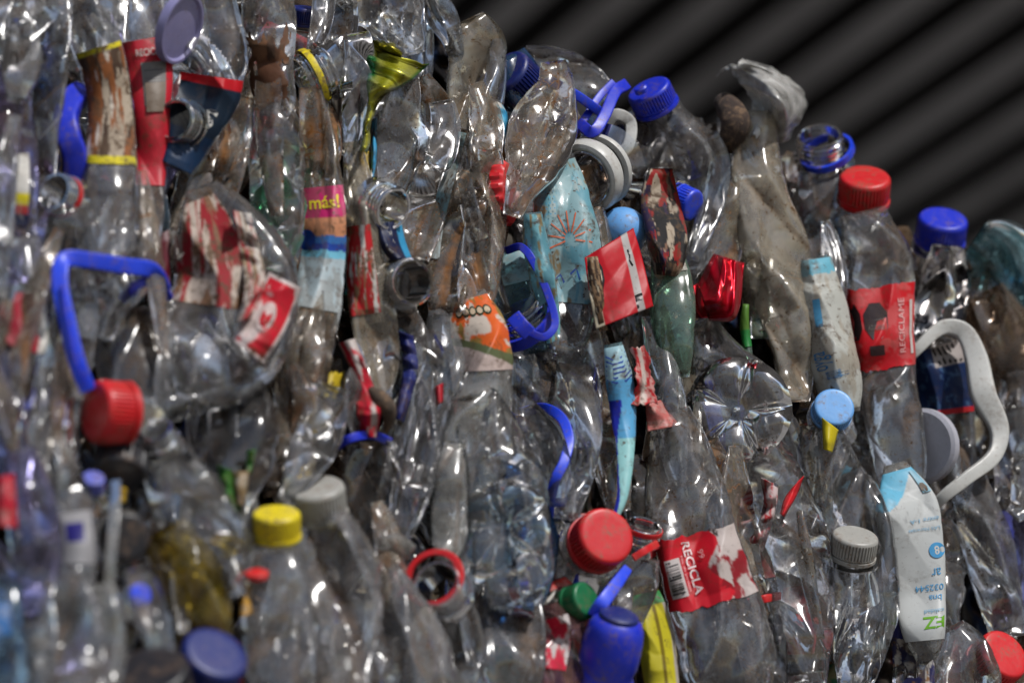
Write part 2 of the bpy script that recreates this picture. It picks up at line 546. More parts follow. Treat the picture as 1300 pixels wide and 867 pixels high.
def bars(u0, v0, u1, v1, seed=1, along='u', bg=(0.7, 0.7, 0.68), fg=(0.03, 0.03, 0.03)):
    o = [rect(u0, v0, u1, v1, bg)]
    rg = random.Random(seed)
    p = 0.05
    while p < 0.93:
        q = p + rg.choice([0.012, 0.02, 0.035, 0.05])
        du, dv = u1 - u0, v1 - v0
        if along == 'u':
            r = rect(u0 + p * du, v0 + 0.08 * dv, u0 + q * du, v0 + 0.86 * dv, fg, 4)
        else:
            r = rect(u0 + 0.08 * du, v0 + p * dv, u0 + 0.86 * du, v0 + q * dv, fg, 4)
        o.append((np.array(r[0]), r[1], r[2]))
        p = q + rg.choice([0.02, 0.03, 0.045])
    return o


def word(txt, cu, cv, hu, hv, col, rot=0, bold=0.0, mirror=False):
    """lettering as flat faces: box hu x hv centred at (cu, cv); rot in quarter turns"""
    cu_ = bpy.data.curves.new('lettering', 'FONT'); cu_.body = txt; cu_.size = 1.0; cu_.resolution_u = 3; cu_.offset = bold
    ob = bpy.data.objects.new('lettering', cu_); COL.objects.link(ob)
    dg = bpy.context.evaluated_depsgraph_get(); dg.update()
    me = ob.evaluated_get(dg).to_mesh()
    P = np.array([v.co[:2] for v in me.vertices]); F = [tuple(p.vertices) for p in me.polygons]
    ob.evaluated_get(dg).to_mesh_clear()
    bpy.data.objects.remove(ob); bpy.data.curves.remove(cu_)
    P -= (P.min(0) + P.max(0)) / 2
    P /= np.maximum(P.max(0), 1e-6)                       # -1..1
    P[:, 1] *= -1                                          # v runs down
    if mirror:
        P[:, 0] *= -1
    for _ in range(rot):
        P = np.stack([-P[:, 1], P[:, 0]], 1)
    P = P * np.array([hu, hv]) / 2 + np.array([cu, cv])
    return (P, F, col)


# ---- colour functions for labels
def bands(stops, wear=0.0, wearcol=(0.55, 0.5, 0.44), seed=1, sc=6, jit=0.02, axis='v', thr=0.55):
    """stops: [(end, colour), ...] along v (or u)"""
    def f(u, v):
        q = (v if axis == 'v' else u) + (fbm(u * 9, v * 9, seed + 3, 2) - 0.5) * jit
        C = np.zeros(u.shape + (3,))
        C[:] = stops[-1][1]
        for e, c in reversed(stops):
            C[q < e] = c
        if wear:
            n = fbm(u * sc, v * sc * 1.4, seed, 5)
            m = np.clip((n - thr + wear * 0.12) / 0.04, 0, 1)[..., None] * min(1, wear * 1.5)
            C = C * (1 - m) + np.array(wearcol) * m
        return C
    return f


def blot(base, spots, seed=1, sc=5, soft=0.04, sv=1.0):
    """base colour with noisy islands of other colours: [(threshold, colour, seed offset)]"""
    def f(u, v):
        C = np.zeros(u.shape + (3,)); C[:] = base
        for th, c, so in spots:
            n = fbm(u * sc + v * (1 - sv) * 1.5, v * sc * sv, seed + so, 5)
            m = np.clip((n - th) / soft, 0, 1)[..., None]
            C = C * (1 - m) + np.array(c) * m
        return C
    return f


# ---- lathe parts: axis given in the view as (right, up, toward the viewer)
def frame_at(px, py, z, ax):
    a = ax[0] * RIGHT + ax[1] * UP + ax[2] * TOCAM
    a = a / np.linalg.norm(a)
    r = TOCAM if abs(np.dot(a, TOCAM)) < 0.9 else UP
    e1 = np.cross(r, a); e1 /= np.linalg.norm(e1)
    e2 = np.cross(a, e1)
    return w(px, py, z), e1, e2, a


def lathe(name, prof, px, py, r, ax, off, mat, parent, n=64, ribs=0, ribrows=(), squash=1.0, sqa=0.0, dent=0.0, grime=None, lab=None):
    z = float(depth(px, py) + off); k = r * mpp(z)
    c, e1, e2, a = frame_at(px, py, z, ax)
    ang = np.linspace(0, 2 * math.pi, n, endpoint=False)
    V = []
    for i, (rr, h) in enumerate(prof):
        R = np.full(n, float(rr))
        if ribs and i in ribrows:
            R = R * (1 - 0.07 * (np.cos(ang * ribs) > 0.1))
        if dent:
            R = R * (1 + dent * (vn(np.cos(ang) * 1.5 + 9, np.sin(ang) * 1.5 + h, int(px)) - 0.5))
        x = R * np.cos(ang - sqa); y = R * np.sin(ang - sqa) * squash
        X = x * math.cos(sqa) - y * math.sin(sqa); Y = x * math.sin(sqa) + y * math.cos(sqa)
        V.append(c + k * (X[:, None] * e1 + Y[:, None] * e2 + h * a))
    V = np.array(V).reshape(-1, 3)
    F = grid_faces(len(prof), n, True)
    o = mk(name, V, F, mat, parent, grime=np.zeros(len(V)))
    if lab:
        o['label'] = lab
    try:
        o.data.set_sharp_from_angle(angle=math.radians(38))
    except Exception:
        pass
    return o


CAPP = [(0.0, .55), (0.3, .55), (0.62, .55), (.84, .555), (.90, .54), (.96, .48), (.985, .40), (1.0, .32), (1.0, -.30), (1.0, -.33), (.93, -.35), (.93, -.40),
        (1.03, -.42), (1.035, -.56), (1.0, -.60), (.8, -.60)]


def cap(parent, px, py, r, ax, off, mat, ribs=44, squash=1.0, name='cap', tall=1.0, lab=None, sqa=0.0):
    pr = [(a, b * tall if b > 0 else b) for a, b in CAPP]
    if parent.name.startswith('capped_bottle'):
        lathe('neck', [(0, .2), (.86, .2), (.86, -.7), (.92, -.72), (1.18, -.74), (1.2, -.82), (.98, -.9), (1.05, -1.1), (1.3, -1.5), (1.6, -2.1), (1.3, -2.8), (0, -3.0)], px, py, r, ax, off, 'clear2', parent, n=48, dent=.25)
    return lathe(name, pr, px, py, r, ax, off, mat, parent, n=ribs * 4, ribs=ribs, ribrows=(7, 8), squash=squash, lab=lab, sqa=sqa)


NECKP = [(.80, -1.6), (.84, -.9), (.84, -.05), (.88, .0), (.95, .0), (.99, -.06), (.99, -.16), (1.07, -.20), (1.07, -.25), (.98, -.30), (.98, -.40), (1.07, -.44), (1.07, -.49),
         (.98, -.54), (.98, -.64), (1.07, -.68), (1.07, -.73), (.98, -.78), (.98, -.95), (1.2, -.98), (1.22, -1.04), (1.2, -1.10), (1.0, -1.14), (1.0, -1.3), (1.1, -1.6)]


def neck(parent, px, py, r, ax, off, mat='neck', squash=1.0, ring=None, name='neck', ringh=-.88, sqa=0.0, ringr=1.12):
    """open threaded mouth; (px,py) is the lip centre; optional coloured tamper ring"""
    o = lathe(name, NECKP, px, py, r, ax, off, mat, parent, n=72, squash=squash, sqa=sqa)
    if ring:
        h = ringh
        lathe('neck_ring', [(ringr - .1, h - .12), (ringr, h - .13), (ringr + .02, h), (ringr, h + .13), (ringr - .1, h + .12), (ringr - .1, h - .12)], px, py, r, ax, off, ring, parent, n=64, squash=squash, sqa=sqa)
    return o


def strap(name, path, wd, thk, mat, parent, n=60, twist=0.0, round_=False, taper=None):
    """band swept along picture points (px, py, depth offset)"""
    S = catmull([tuple(p) for p in path], n)
    z = depth(S[:, 0], S[:, 1]) + S[:, 2]
    P = w(S[:, 0], S[:, 1], z)
    t = np.gradient(P, axis=0); t /= np.linalg.norm(t, axis=1)[:, None]
    k = mpp(z)[:, None]
    m = 20
    V = []
    for i in range(n):
        b = np.cross(t[i], TOCAM); b /= max(np.linalg.norm(b), 1e-6); nn = np.cross(b, t[i])
        tw = twist * i / n
        b, nn = b * math.cos(tw) + nn * math.sin(tw), nn * math.cos(tw) - b * math.sin(tw)
        s = 1.0 if taper is None else np.interp(i / (n - 1), np.linspace(0, 1, len(taper)), taper)
        for j in range(m):
            a = 2 * math.pi * j / m
            e = 1.0 if round_ else 0.28
            ca, sa = math.cos(a), math.sin(a)
            x = math.copysign(abs(ca) ** e, ca); y = math.copysign(abs(sa) ** e, sa)
            V.append(P[i] + k[i] * (b * x * wd / 2 * s + nn * y * thk / 2 * s))
    V = np.array(V)
    F = grid_faces(n, m, True)
    F.append(tuple(range(m))[::-1]); F.append(tuple((n - 1) * m + j for j in range(m)))
    o = mk(name, V, F, mat, parent)
    if not round_:
        o.data.set_sharp_from_angle(angle=math.radians(42))
    return o


def sheet(name, L, R, colf, mat, parent, off=0.0, amp=1.0, nu=None, nv=None, tear=0.0, prints=(), bulge=0.006, thick=0.0004, seed=None, ragged=0.0):
    """loose crumpled film between a left and a right traced edge, (px, py[, depth offset])"""
    SEED[0] += 1; seed = SEED[0] * 7 if seed is None else seed
    L = [tuple(p) + ((0.0,) if len(p) == 2 else ()) for p in L]; R = [tuple(p) + ((0.0,) if len(p) == 2 else ()) for p in R]
    n0 = 80
    SL, SR = catmull(L, n0), catmull(R, n0)
    q = np.linspace(0, 1, n0)
    ln = np.hypot(*np.diff(SL[:, :2], axis=0).T).sum(); wd = np.hypot(*(SL[n0 // 2, :2] - SR[n0 // 2, :2]))
    nu = nu or int(np.clip(ln / 1.8, 10, 100)); nv = nv or int(np.clip(wd / 1.6, 8, 90))

    def mp_(u, v, o):
        l = np.stack([np.interp(v, q, SL[:, k]) for k in range(3)], -1); r = np.stack([np.interp(v, q, SR[:, k]) for k in range(3)], -1)
        p = l * (1 - u[..., None]) + r * u[..., None]
        z = depth(p[..., 0], p[..., 1]) + off + p[..., 2]
        k = mpp(z)
        x = u * wd * k; y = v * ln * k
        h, _ = folds(x, y, seed, n=6, lam=(0.008, 0.03))
        rg = 0
        px, py = p[..., 0], p[..., 1]
        if ragged:
            e = (np.abs(v - 0.5) * 2) ** 6
            py = py + (fbm(u * 8, u * 0, seed + 4, 3) - 0.5) * ragged * e
            e = (np.abs(u - 0.5) * 2) ** 6
            px = px + (fbm(v * 8, v * 0, seed + 8, 3) - 0.5) * ragged * e
        d = h * amp + bulge * np.sin(np.pi * np.clip(u, 0, 1)) + o
        return w(px, py, z - d)
    v, u = np.meshgrid(np.linspace(0, 1, nu), np.linspace(0, 1, nv), indexing='ij')
    V = list(mp_(u, v, 0.0).reshape(-1, 3)); C = list(np.asarray(colf(u, v)).reshape(-1, 3))
    keep = None
    if tear > 0:
        um = u[:-1, :-1]; vm = v[:-1, :-1]
        e = np.minimum(np.minimum(um, 1 - um), np.minimum(vm, 1 - vm))
        keep = (fbm(um * 5, vm * 5, seed + 31, 4) + e * 1.2) > tear
    F = grid_faces(nu, nv, False, keep)
    for ip_, (pts, faces, col) in enumerate(prints):
        pts = np.asarray(pts, float); b = len(V)
        V += list(mp_(pts[:, 0], pts[:, 1], 0.0005 + 0.00006 * ip_)); C += [np.array(col)] * len(pts)
        F += [tuple(b + k for k in f) for f in faces]
    return mk(name, np.array(V), F, mat, parent, cols=np.array(C), thick=thick)


def bottle(label, spine, off=0.0, mat='clear', name='crushed_bottle', cat='bottle', group=None, **kw):
    bk = {k: kw.pop(k) for k in ('nv', 'hole', 'step') if k in kw}
    t = Tube(spine, off, **kw)
    th = thing(name, label, cat, t.base(), group)
    t.body(mat, th, **bk)
    t.root = th
    return t


def at(px, py, off=0.0):
    return w(px, py, depth(px, py) + off)
# ================================================================== colours
RED = s2l(190, 22, 34); DRED = s2l(120, 14, 24); WHITE = s2l(208, 204, 196); CREAM = s2l(196, 184, 158); BLACK = s2l(24, 22, 24)
PINK = s2l(205, 40, 110); PEACH = s2l(220, 150, 110); LBLUE = s2l(120, 195, 220); BLUEI = s2l(30, 70, 165); NAVYI = s2l(24, 34, 70); TEALI = s2l(18, 52, 78)
YEL = s2l(222, 205, 40); OLIVE = s2l(150, 140, 25); ORANGE = s2l(226, 100, 40); GREENI = s2l(40, 130, 60); BROWNI = s2l(110, 66, 36); TANI = s2l(150, 120, 84)
GREY = s2l(120, 116, 112); LIME = s2l(120, 180, 40); CYAN = s2l(60, 155, 200); PALE = s2l(190, 205, 208); AQUA = s2l(150, 188, 194)
GRP = 'crushed bottles pressed into the bale'

# ================================================================== TOP LEFT
b = bottle('clear bottle shard with a bright folded edge in the top left corner', [(-60, 60, 40), (-5, 25, 48), (50, -20, 50)], -.015, 'crisp', roll=.3)
b = bottle('narrow clear bottle crushed to a strip beside the blue handle', [(70, -30, 24), (74, 40, 16), (64, 100, 22), (56, 160, 20), (44, 235, 24), (28, 310, 26)], .0, 'clear2', roll=-.5)
b = bottle('crushed clear bottle with a white and yellow label sliver at the left edge', [(8, 70, 22), (16, 140, 26), (24, 210, 24), (20, 290, 26), (14, 360, 20)], -.004, 'violet', roll=.35)
b.label(b.root, 195, 285, bands([(.55, WHITE), (.72, YEL), (.84, RED), (1, NAVYI)], .2), -.1, .55)
b = bottle('clear bottle with a torn brown and white label banded in yellow', [(112, -40, 40), (118, 40, 34), (134, 100, 30), (140, 170, 33), (138, 240, 37), (132, 300, 40), (118, 350, 26)], -.012, 'clear2', th=.014, roll=-.15)
b.label(b.root, 62, 208, lambda u, v: np.where((v > .93)[..., None], np.array(YEL), np.where((v < .04)[..., None], np.array(YEL), blot(s2l(176, 160, 140), [(.50, s2l(70, 50, 36), 0), (.56, s2l(140, 82, 40), 9), (.6, s2l(206, 196, 182), 21)], 5, 6, .03, .35)(u, v))), -.9, .96, 'paper')
b = bottle('clear bottle with a red label and a smudged barcode panel', [(165, -40, 46), (184, 50, 38), (190, 110, 30), (192, 170, 24), (190, 230, 20), (186, 290, 22), (176, 340, 16)], .003, 'clear', th=.015, roll=.2)
b.label(b.root, 50, 236, bands([(1, s2l(196, 36, 52))], .15, DRED, 4, 5), -.97, .97, 'print',
        prints=bars(.36, .16, .86, .46, 3, 'v', GREY, (.12, .11, .11)) + [rect(.40, .30, .84, .50, s2l(120, 105, 90)), word('RECICLA', .55, .09, .5, .05, WHITE, 0, .01)])
t = thing('plastic_disc', 'lilac translucent lid tilted on edge at the top of the pile', 'lid', at(228, 35, -.02))
lathe('lid', [(0, .06), (.5, .05), (.86, .04), (.92, .12), (1, .12), (1.02, -.12), (.92, -.14), (0, -.02)], 228, 36, 46, (.86, -.32, .40), -.03, 'lilac', t, squash=.95)
b = bottle('milky lilac bottle shoulder beside the lilac lid', [(196, -20, 22), (205, 14, 22), (216, 44, 12)], -.006, 'violet', th=.008)
b = bottle('clear bottle with a dark teal label edged in red', [(252, -40, 36), (266, 40, 44), (264, 100, 48), (246, 160, 34), (222, 215, 14)], -.008, 'crisp', th=.014, roll=.3)
b.label(b.root, 96, 212, bands([(.10, RED), (.6, s2l(16, 34, 52)), (1, s2l(14, 44, 76))], 0), -.98, .98, 'printclean', prints=[word('S', .70, .42, .22, .2, WHITE, 0, .02)])
neck(b.root, 221, 152, 27, (-.4, .15, .9), -.016, 'neckdark')
b = bottle('clear bottle with rust streaks under the teal label', [(304, 120, 14), (286, 180, 34), (262, 240, 40), (244, 300, 34), (236, 350, 22)], .006, 'rusty', roll=-.35)
t = thing('jug_handle', 'bright blue jug handle wedged between crushed bottles at left', 'handle', at(92, 170, .0))
strap('handle_grip', [(96, 235, .01), (96, 200, .0), (88, 175, -.004), (84, 150, -.002), (92, 128, .004), (104, 118, .012)], 30, 22, 'blue', t)
strap('handle_base', [(76, 170, .01), (80, 140, .008), (82, 118, .012)], 16, 14, 'blue', t)
b = bottle('clear bottle mouth with a red ring facing out at left', [(92, 330, 36), (86, 295, 34), (80, 262, 24)], -.006, 'clear', th=.02)
neck(b.root, 68, 243, 25, (-.45, .3, .85), -.018, 'neck', ring='red')
b = bottle('reddish crushed bottle at the far left edge', [(-10, 90, 18), (0, 150, 22), (2, 220, 20), (-6, 300, 26)], .012, 'pinkish')
t = sheet('label_scrap', [(38, 30), (40, 70), (36, 108)], [(46, 36), (46, 74), (42, 110)], bands([(1, BLUEI)]), 'printclean', None, -.0)
tag(t, 'thin blue label strip hanging beside the narrow clear bottle', 'label scrap')

# ================================================================== TOP CENTRE
b = bottle('clear bottle caked with rust brown mud on its lower half', [(338, -40, 34), (342, 30, 36), (344, 90, 30), (350, 130, 26), (346, 150, 14)], -.012, 'clear', roll=-.2)
b.label(b.root, 46, 150, blot(s2l(92, 58, 38), [(.52, s2l(60, 38, 26), 3), (.62, s2l(120, 82, 56), 8)], 8, 5), -.99, .8, 'paper', tear=.50, name='mud_crust', ragged=.5)
t = thing('capped_bottle', 'bottle with a navy blue cap upright between two clear bottles near the top', 'bottle', at(385, 30, .01))
cap(t, 386, 22, 19, (.1, 1, .25), .008, 'navy', tall=1.2)
b = bottle('clear bottle strip right of the navy cap', [(416, -30, 18), (408, 30, 14), (396, 75, 10), (384, 100, 5)], -.004, 'crisp', roll=.6)
b = bottle('tall clear bottle fold standing behind the yellow neck ring', [(428, -30, 18), (436, 20, 20), (430, 70, 16), (424, 110, 10)], .0, 'clear', roll=-.4)
b = bottle('clear threaded bottle neck with a yellow ring', [(458, 64, 30), (440, 78, 34), (424, 88, 34)], .006, 'clear', th=.02)
neck(b.root, 384, 104, 33, (-.86, -.42, .30), -.004, 'neck', ring='yellow', ringh=-.42, ringr=1.16)
t = thing('twig', 'dark dead twig slanting below the yellow ringed neck', 'twig', at(420, 165, -.01))
strap('twig', [(398, 118, .002), (412, 145, -.006), (424, 172, -.006), (434, 196, .0)], 13, 12, 'twig', t, round_=True, taper=[.6, 1, 1.1, .9, .5])
b = bottle('wrinkled clear bottle standing upright left of the green foil', [(452, 42, 18), (460, 90, 22), (454, 140, 20), (448, 180, 14), (440, 200, 6)], -.010, 'crisp', roll=.2, cr=1.4)
b = bottle('crumpled clear bottle end sticking up at the top', [(440, -30, 34), (488, 0, 46), (510, 40, 32), (520, 72, 12)], -.014, 'clear', th=.018, cr=1.3)
FOILC = bands([(.12, GREENI), (.5, s2l(170, 170, 40)), (.75, s2l(200, 196, 50)), (1, s2l(130, 125, 24))], .35, s2l(225, 225, 120), 6, 8)
t = sheet('foil_wrapper', [(464, 62, .01), (470, 80, 0), (466, 130, 0), (458, 192, .004)], [(546, 84, -.012), (520, 104, -.008), (480, 130, 0), (466, 196, .004)],
          lambda u, v: np.where((u > .9)[..., None] & (v < .35)[..., None], np.array(GREENI), FOILC(v, u)), 'foil', None, -.026, amp=3.4, ragged=8, tear=.0, bulge=.010, prints=[word('25', .72, .13, .13, .12, BLACK)])
tag(t, 'shiny yellow green foil wrapper with a pointed green tip', 'wrapper')
t = sheet('foil_wrapper', [(462, 48), (468, 66), (478, 86)], [(500, 56), (512, 74), (508, 90)], bands([(1, s2l(120, 116, 30))], .3, s2l(190, 180, 60)), 'foil', None, -.016, amp=2.4, ragged=8)
tag(t, 'olive crumpled foil corner above the pointed green tipped wrapper', 'wrapper')
t = sheet('label_scrap', [(472, 152), (472, 190), (470, 225)], [(478, 150), (478, 190), (476, 228)], bands([(1, CYAN)]), 'print', None, -.012)
tag(t, 'narrow blue label strip below the yellow green foil', 'label scrap')
t = sheet('label_scrap', [(456, 188), (458, 222)], [(472, 194), (470, 228)], bands([(1, s2l(190, 160, 40))], .3), 'print', None, -.004)
tag(t, 'small mustard yellow label piece above the coil neck', 'label scrap')
b = bottle('milky grey crushed bottle under the green foil', [(506, 84, 26), (502, 130, 32), (500, 180, 30), (494, 230, 24), (486, 262, 12)], -.014, 'clear2', roll=.1)
b = bottle('folded clear bottle with rust lined creases near the top middle', [(528, 100, 18), (545, 140, 30), (556, 175, 26), (548, 230, 30), (534, 290, 28), (528, 330, 18)], -.008, 'rusty', roll=.25, cr=1.2)
b = bottle('looped clear bottle end beside the rust lined bottle', [(560, 128, 16), (566, 160, 20), (558, 200, 20), (548, 214, 10)], -.018, 'crisp', roll=.3, th=.014)
b = bottle('small crumpled clear bottle tip against the dark roof', [(545, -20, 10), (560, 20, 20), (572, 44, 16), (580, 72, 10)], -.004, 'crisp', cr=1.4)
b = bottle('broad dusty clear bottle at the crest of the bale', [(590, 26, 26), (606, 60, 38), (600, 110, 34), (596, 160, 30), (600, 200, 20)], .002, 'tan', roll=.2, th=.016)
b = bottle('clear bottle fold along the crest left of the blue cap', [(632, 48, 8), (630, 90, 14), (624, 130, 16), (618, 180, 10)], -.006, 'crisp', roll=.5)
t = sheet('label_scrap', [(618, 124), (628, 150), (626, 200)], [(634, 128), (644, 150), (632, 204)], blot(WHITE, [(.5, LBLUE, 1), (.6, CYAN, 7)], 3, 4), 'print', None, -.016)
tag(t, 'pale blue and white label flap left of the red lid', 'label scrap')
b = bottle('clear bottle wrapped in a dirty pale blue label running diagonally', [(606, 168, 28), (594, 220, 32), (580, 280, 34), (572, 340, 34), (566, 400, 22)], -.012, 'rusty', roll=-.3, th=.012)
b.label(b.root, 172, 330, bands([(.3, AQUA), (.5, PALE), (.7, s2l(160, 200, 210)), (1, PALE)], .3, s2l(150, 130, 105), 9, 7), -.99, -.45, 'paper', tear=.2)
b = bottle('brown stained clear bottle next to the red lid', [(618, 190, 18), (622, 250, 24), (614, 310, 28), (606, 366, 26), (600, 400, 14)], -.02, 'rusty', roll=.3)
b = bottle('clear bottle with a green bag pressed behind it and a shiny shoulder', [(340, 130, 24), (348, 170, 38), (352, 230, 36), (352, 290, 34), (348, 345, 26)], -.012, 'crisp', roll=.1, th=.018, cr=.7)
b = bottle('green tinted bottle crushed behind a clear one', [(370, 180, 30), (360, 240, 34), (356, 300, 30), (350, 330, 16)], .004, 'greenbag', th=.006)
b = bottle('brown dirty bottle with a pink label over a blue one', [(394, 110, 14), (402, 170, 22), (408, 230, 26), (412, 290, 28), (408, 350, 30), (398, 410, 32), (384, 470, 34), (376, 530, 30), (368, 590, 20)], -.016, 'rusty', roll=-.2, th=.013)
b.label(b.root, 238, 392, bands([(.25, PINK), (.40, PEACH), (.46, s2l(60, 120, 190)), (.52, BLUEI), (.58, LBLUE), (1, s2l(170, 185, 190))], .25, s2l(120, 100, 80), 14, 6), -.98, .98, 'print',
        prints=[word('más!', .52, .125, .72, .11, s2l(235, 215, 60), 0, .02), ngon(.1, .44, .2, .09, 20, s2l(20, 60, 140))])
b = bottle('long narrow clear bottle with a shredded red label', [(446, 180, 12), (456, 240, 20), (464, 310, 26), (472, 390, 30), (482, 460, 24), (478, 510, 14)], -.020, 'tan', roll=.25, th=.012)
b.label(b.root, 285, 398, blot(s2l(176, 24, 30), [(.50, WHITE, 2), (.58, s2l(140, 110, 80), 6), (.66, RED, 10)], 15, 9, .05, .3), -.98, .35, 'paper', tear=.30)
b = bottle('clear coil threaded neck facing right in the upper middle', [(452, 232, 14), (460, 240, 18), (468, 248, 22)], .0, 'clear', th=.014, cr=.6)
neck(b.root, 500, 266, 28, (.66, -.30, .68), -.046, 'neck')
t = sheet('label_scrap', [(480, 286), (486, 316), (496, 330)], [(508, 278), (514, 306), (522, 328)], lambda u, v: np.where((u > .72)[..., None], np.array(CYAN), np.array(NAVYI)), 'print', None, -.032,
          prints=[word('HECHO', .4, .3, .5, .13, WHITE), word('AGUA', .42, .52, .5, .13, WHITE), word('EN MX', .42, .74, .5, .13, WHITE)])
tag(t, 'small dark label with white print below the coil neck', 'label scrap')
b = bottle('smoky bottle with an open threaded mouth in the middle', [(470, 374, 20), (486, 368, 26), (500, 363, 28)], -.008, 'dark', th=.02, cr=.6)
neck(b.root, 525, 358, 29, (.52, .04, .85), -.040, 'neckdark')

# ================================================================== TOP RIGHT CREST
b = bottle('navy tinted bottle end at the crest beside a blue ringed neck', [(646, 70, 22), (660, 100, 30), (672, 130, 28), (676, 150, 14)], .012, 'deepblue', th=.02)
cap(b.root, 652, 102, 34, (-.6, .55, .6), .012, 'navy', name='cap')
b = bottle('clear ribbed bottle with a blue band lying along the crest', [(770, 124, 18), (748, 108, 24), (722, 92, 26), (690, 78, 22), (664, 70, 12)], .014, 'clear', th=.02)
strap('neck_ring', [(692, 100, -.012), (712, 110, -.018), (736, 124, -.018), (764, 144, -.012)], 12, 10, 'brightblue', b.root)
t = thing('carry_strap', 'bright blue folded carry strap poking above the crest', 'strap', at(760, 150, -.02))
strap('strap_loop', [(736, 158, -.012), (752, 168, -.024), (766, 150, -.024), (782, 116, -.014), (794, 108, -.006)], 15, 9, 'blue', t)
strap('strap_band', [(732, 166, -.006), (744, 148, -.008), (762, 122, -.006), (778, 106, -.004)], 10, 8, 'blue', t)
b = bottle('crinkled clear bottle with rust edges rising to a point', [(702, 78, 8), (706, 110, 26), (690, 160, 44), (674, 210, 36), (660, 245, 20), (650, 275, 10)], -.024, 'rusty', roll=.15, th=.016, cr=1.2)
t = thing('plastic_disc', 'red scalloped lid edge on between two dusty bottles', 'lid', at(642, 245, -.01))
lathe('lid', [(0, .2), (.9, .2), (1, .1), (1, -.2), (.9, -.25), (0, -.1)], 640, 246, 42, (.97, .05, .26), -.012, 'red', t, n=96, ribs=16, ribrows=(2, 3))
b = bottle('white collared jug neck with a loop handle at the crest', [(830, 150, 30), (806, 178, 40), (786, 196, 42)], .016, 'dark', th=.03, cr=.6)
AX = (-.50, -.34, .80)
lathe('neck', [(.70, -1.8), (.78, -.6), (.80, -.02), (.86, .02), (.93, -.06), (.93, -.62), (1.0, -.64), (1.0, -.70), (.93, -.72), (.93, -1.10), (1.0, -1.12), (1.3, -1.6)], 740, 228, 42, AX, -.012, 'neck', b.root)
lathe('neck_band', [(.92, -.02), (1.0, .02), (1.10, -.02), (1.14, -.10), (1.15, -.46), (1.11, -.54), (1.0, -.56), (.92, -.54), (.92, -.02)], 740, 228, 42, AX, -.012, 'white', b.root)
lathe('neck_band', [(.95, -.86), (1.12, -.86), (1.14, -.92), (1.14, -1.04), (1.1, -1.08), (.95, -1.08), (.95, -.86)], 740, 228, 42, AX, -.012, 'white', b.root)
strap('handle', [(768, 160, .002), (782, 146, -.006), (800, 156, -.006), (798, 184, -.004), (786, 198, .002)], 15, 13, 'white', b.root)
b = bottle('clear bottle with a tilted blue flip cap on the crest', [(842, 138, 24), (858, 172, 38), (880, 212, 48), (888, 260, 44), (876, 310, 36), (860, 350, 20)], .004, 'clear', roll=.1, th=.026, cr=.8)
cap(b.root, 828, 124, 29, (-.42, .78, .46), -.004, 'blue', squash=.98, tall=.9)
lathe('cap_tab', [(0, .2), (.8, .2), (1, .0), (1, -.6), (0, -.6)], 813, 112, 9, (-.42, .78, .46), -.018, 'blue', b.root, n=24)
b = bottle('bent clear sheet of bottle with a bright right edge', [(900, 170, 12), (914, 205, 14), (906, 250, 16), (890, 300, 14), (878, 330, 8)], -.012, 'crisp', roll=-.4)
t = thing('capped_bottle', 'bottle with a small blue square cap half buried behind clear plastic', 'bottle', at(872, 258, -.004))
cap(t, 872, 258, 21, (.75, -.35, .55), -.008, 'brightblue', ribs=30)
b = bottle('bottle wrapped in an aqua label with orange sun rays', [(700, 186, 20), (710, 230, 34), (718, 290, 42), (724, 350, 40), (720, 410, 34), (712, 460, 20)], -.012, 'clear2', roll=.1, th=.012, cr=.66, spread=.2, seed=4242)
b.label(b.root, 206, 384, lambda u, v: blot(AQUA, [(.54, s2l(112, 172, 188), 3), (.62, s2l(176, 196, 196), 14), (.68, s2l(150, 130, 96), 9)], 21, 6)(u, v), -.98, .98, 'printthin',
        prints=[line([(.55 + .08 * math.cos(a), .55 + .05 * math.sin(a)), (.55 + .2 * math.cos(a), .55 + .12 * math.sin(a)), (.55 + .34 * math.cos(a), .55 + .20 * math.sin(a))], .012, ORANGE, 1.8) for a in np.linspace(2.9, 6.5, 9)]
        + [ngon(.15 + .07 * (i % 4), .2 + .04 * (i // 4), .012, .006, 8, CYAN) for i in range(20)]
        + [line([(.12, .8), (.2, .76), (.24, .84), (.34, .8), (.4, .86)], .018, BLUEI, 2), line([(.5, .8), (.6, .76), (.66, .84)], .018, BLUEI, 2)], tear=.14)
b = bottle('rolled aqua label tube in front of the sun ray bottle', [(676, 270, 12), (680, 310, 16), (690, 360, 16), (700, 410, 12), (702, 440, 6)], -.03, 'teal', th=.010, cat='bottle')
b.label(b.root, 272, 436, blot(s2l(130, 190, 200), [(.50, s2l(100, 156, 170), 1), (.60, s2l(150, 130, 90), 5)], 26, 8), -.99, .99, 'printthin')
b = bottle('clear bottle with dark specks leaning against the aqua label', [(738, 210, 14), (744, 260, 22), (752, 310, 26), (756, 360, 22), (752, 410, 14)], -.012, 'rusty', roll=.4)
t = thing('capped_bottle', 'bottle with a light blue domed cap above the red label flap', 'bottle', at(795, 285, -.01))
lathe('cap', [(0, .75), (.35, .70), (.65, .55), (.88, .28), (1, -.05), (1, -.6), (.9, -.65), (0, -.65)], 793, 290, 31, (.25, .55, .8), -.008, 'skyblue', t)
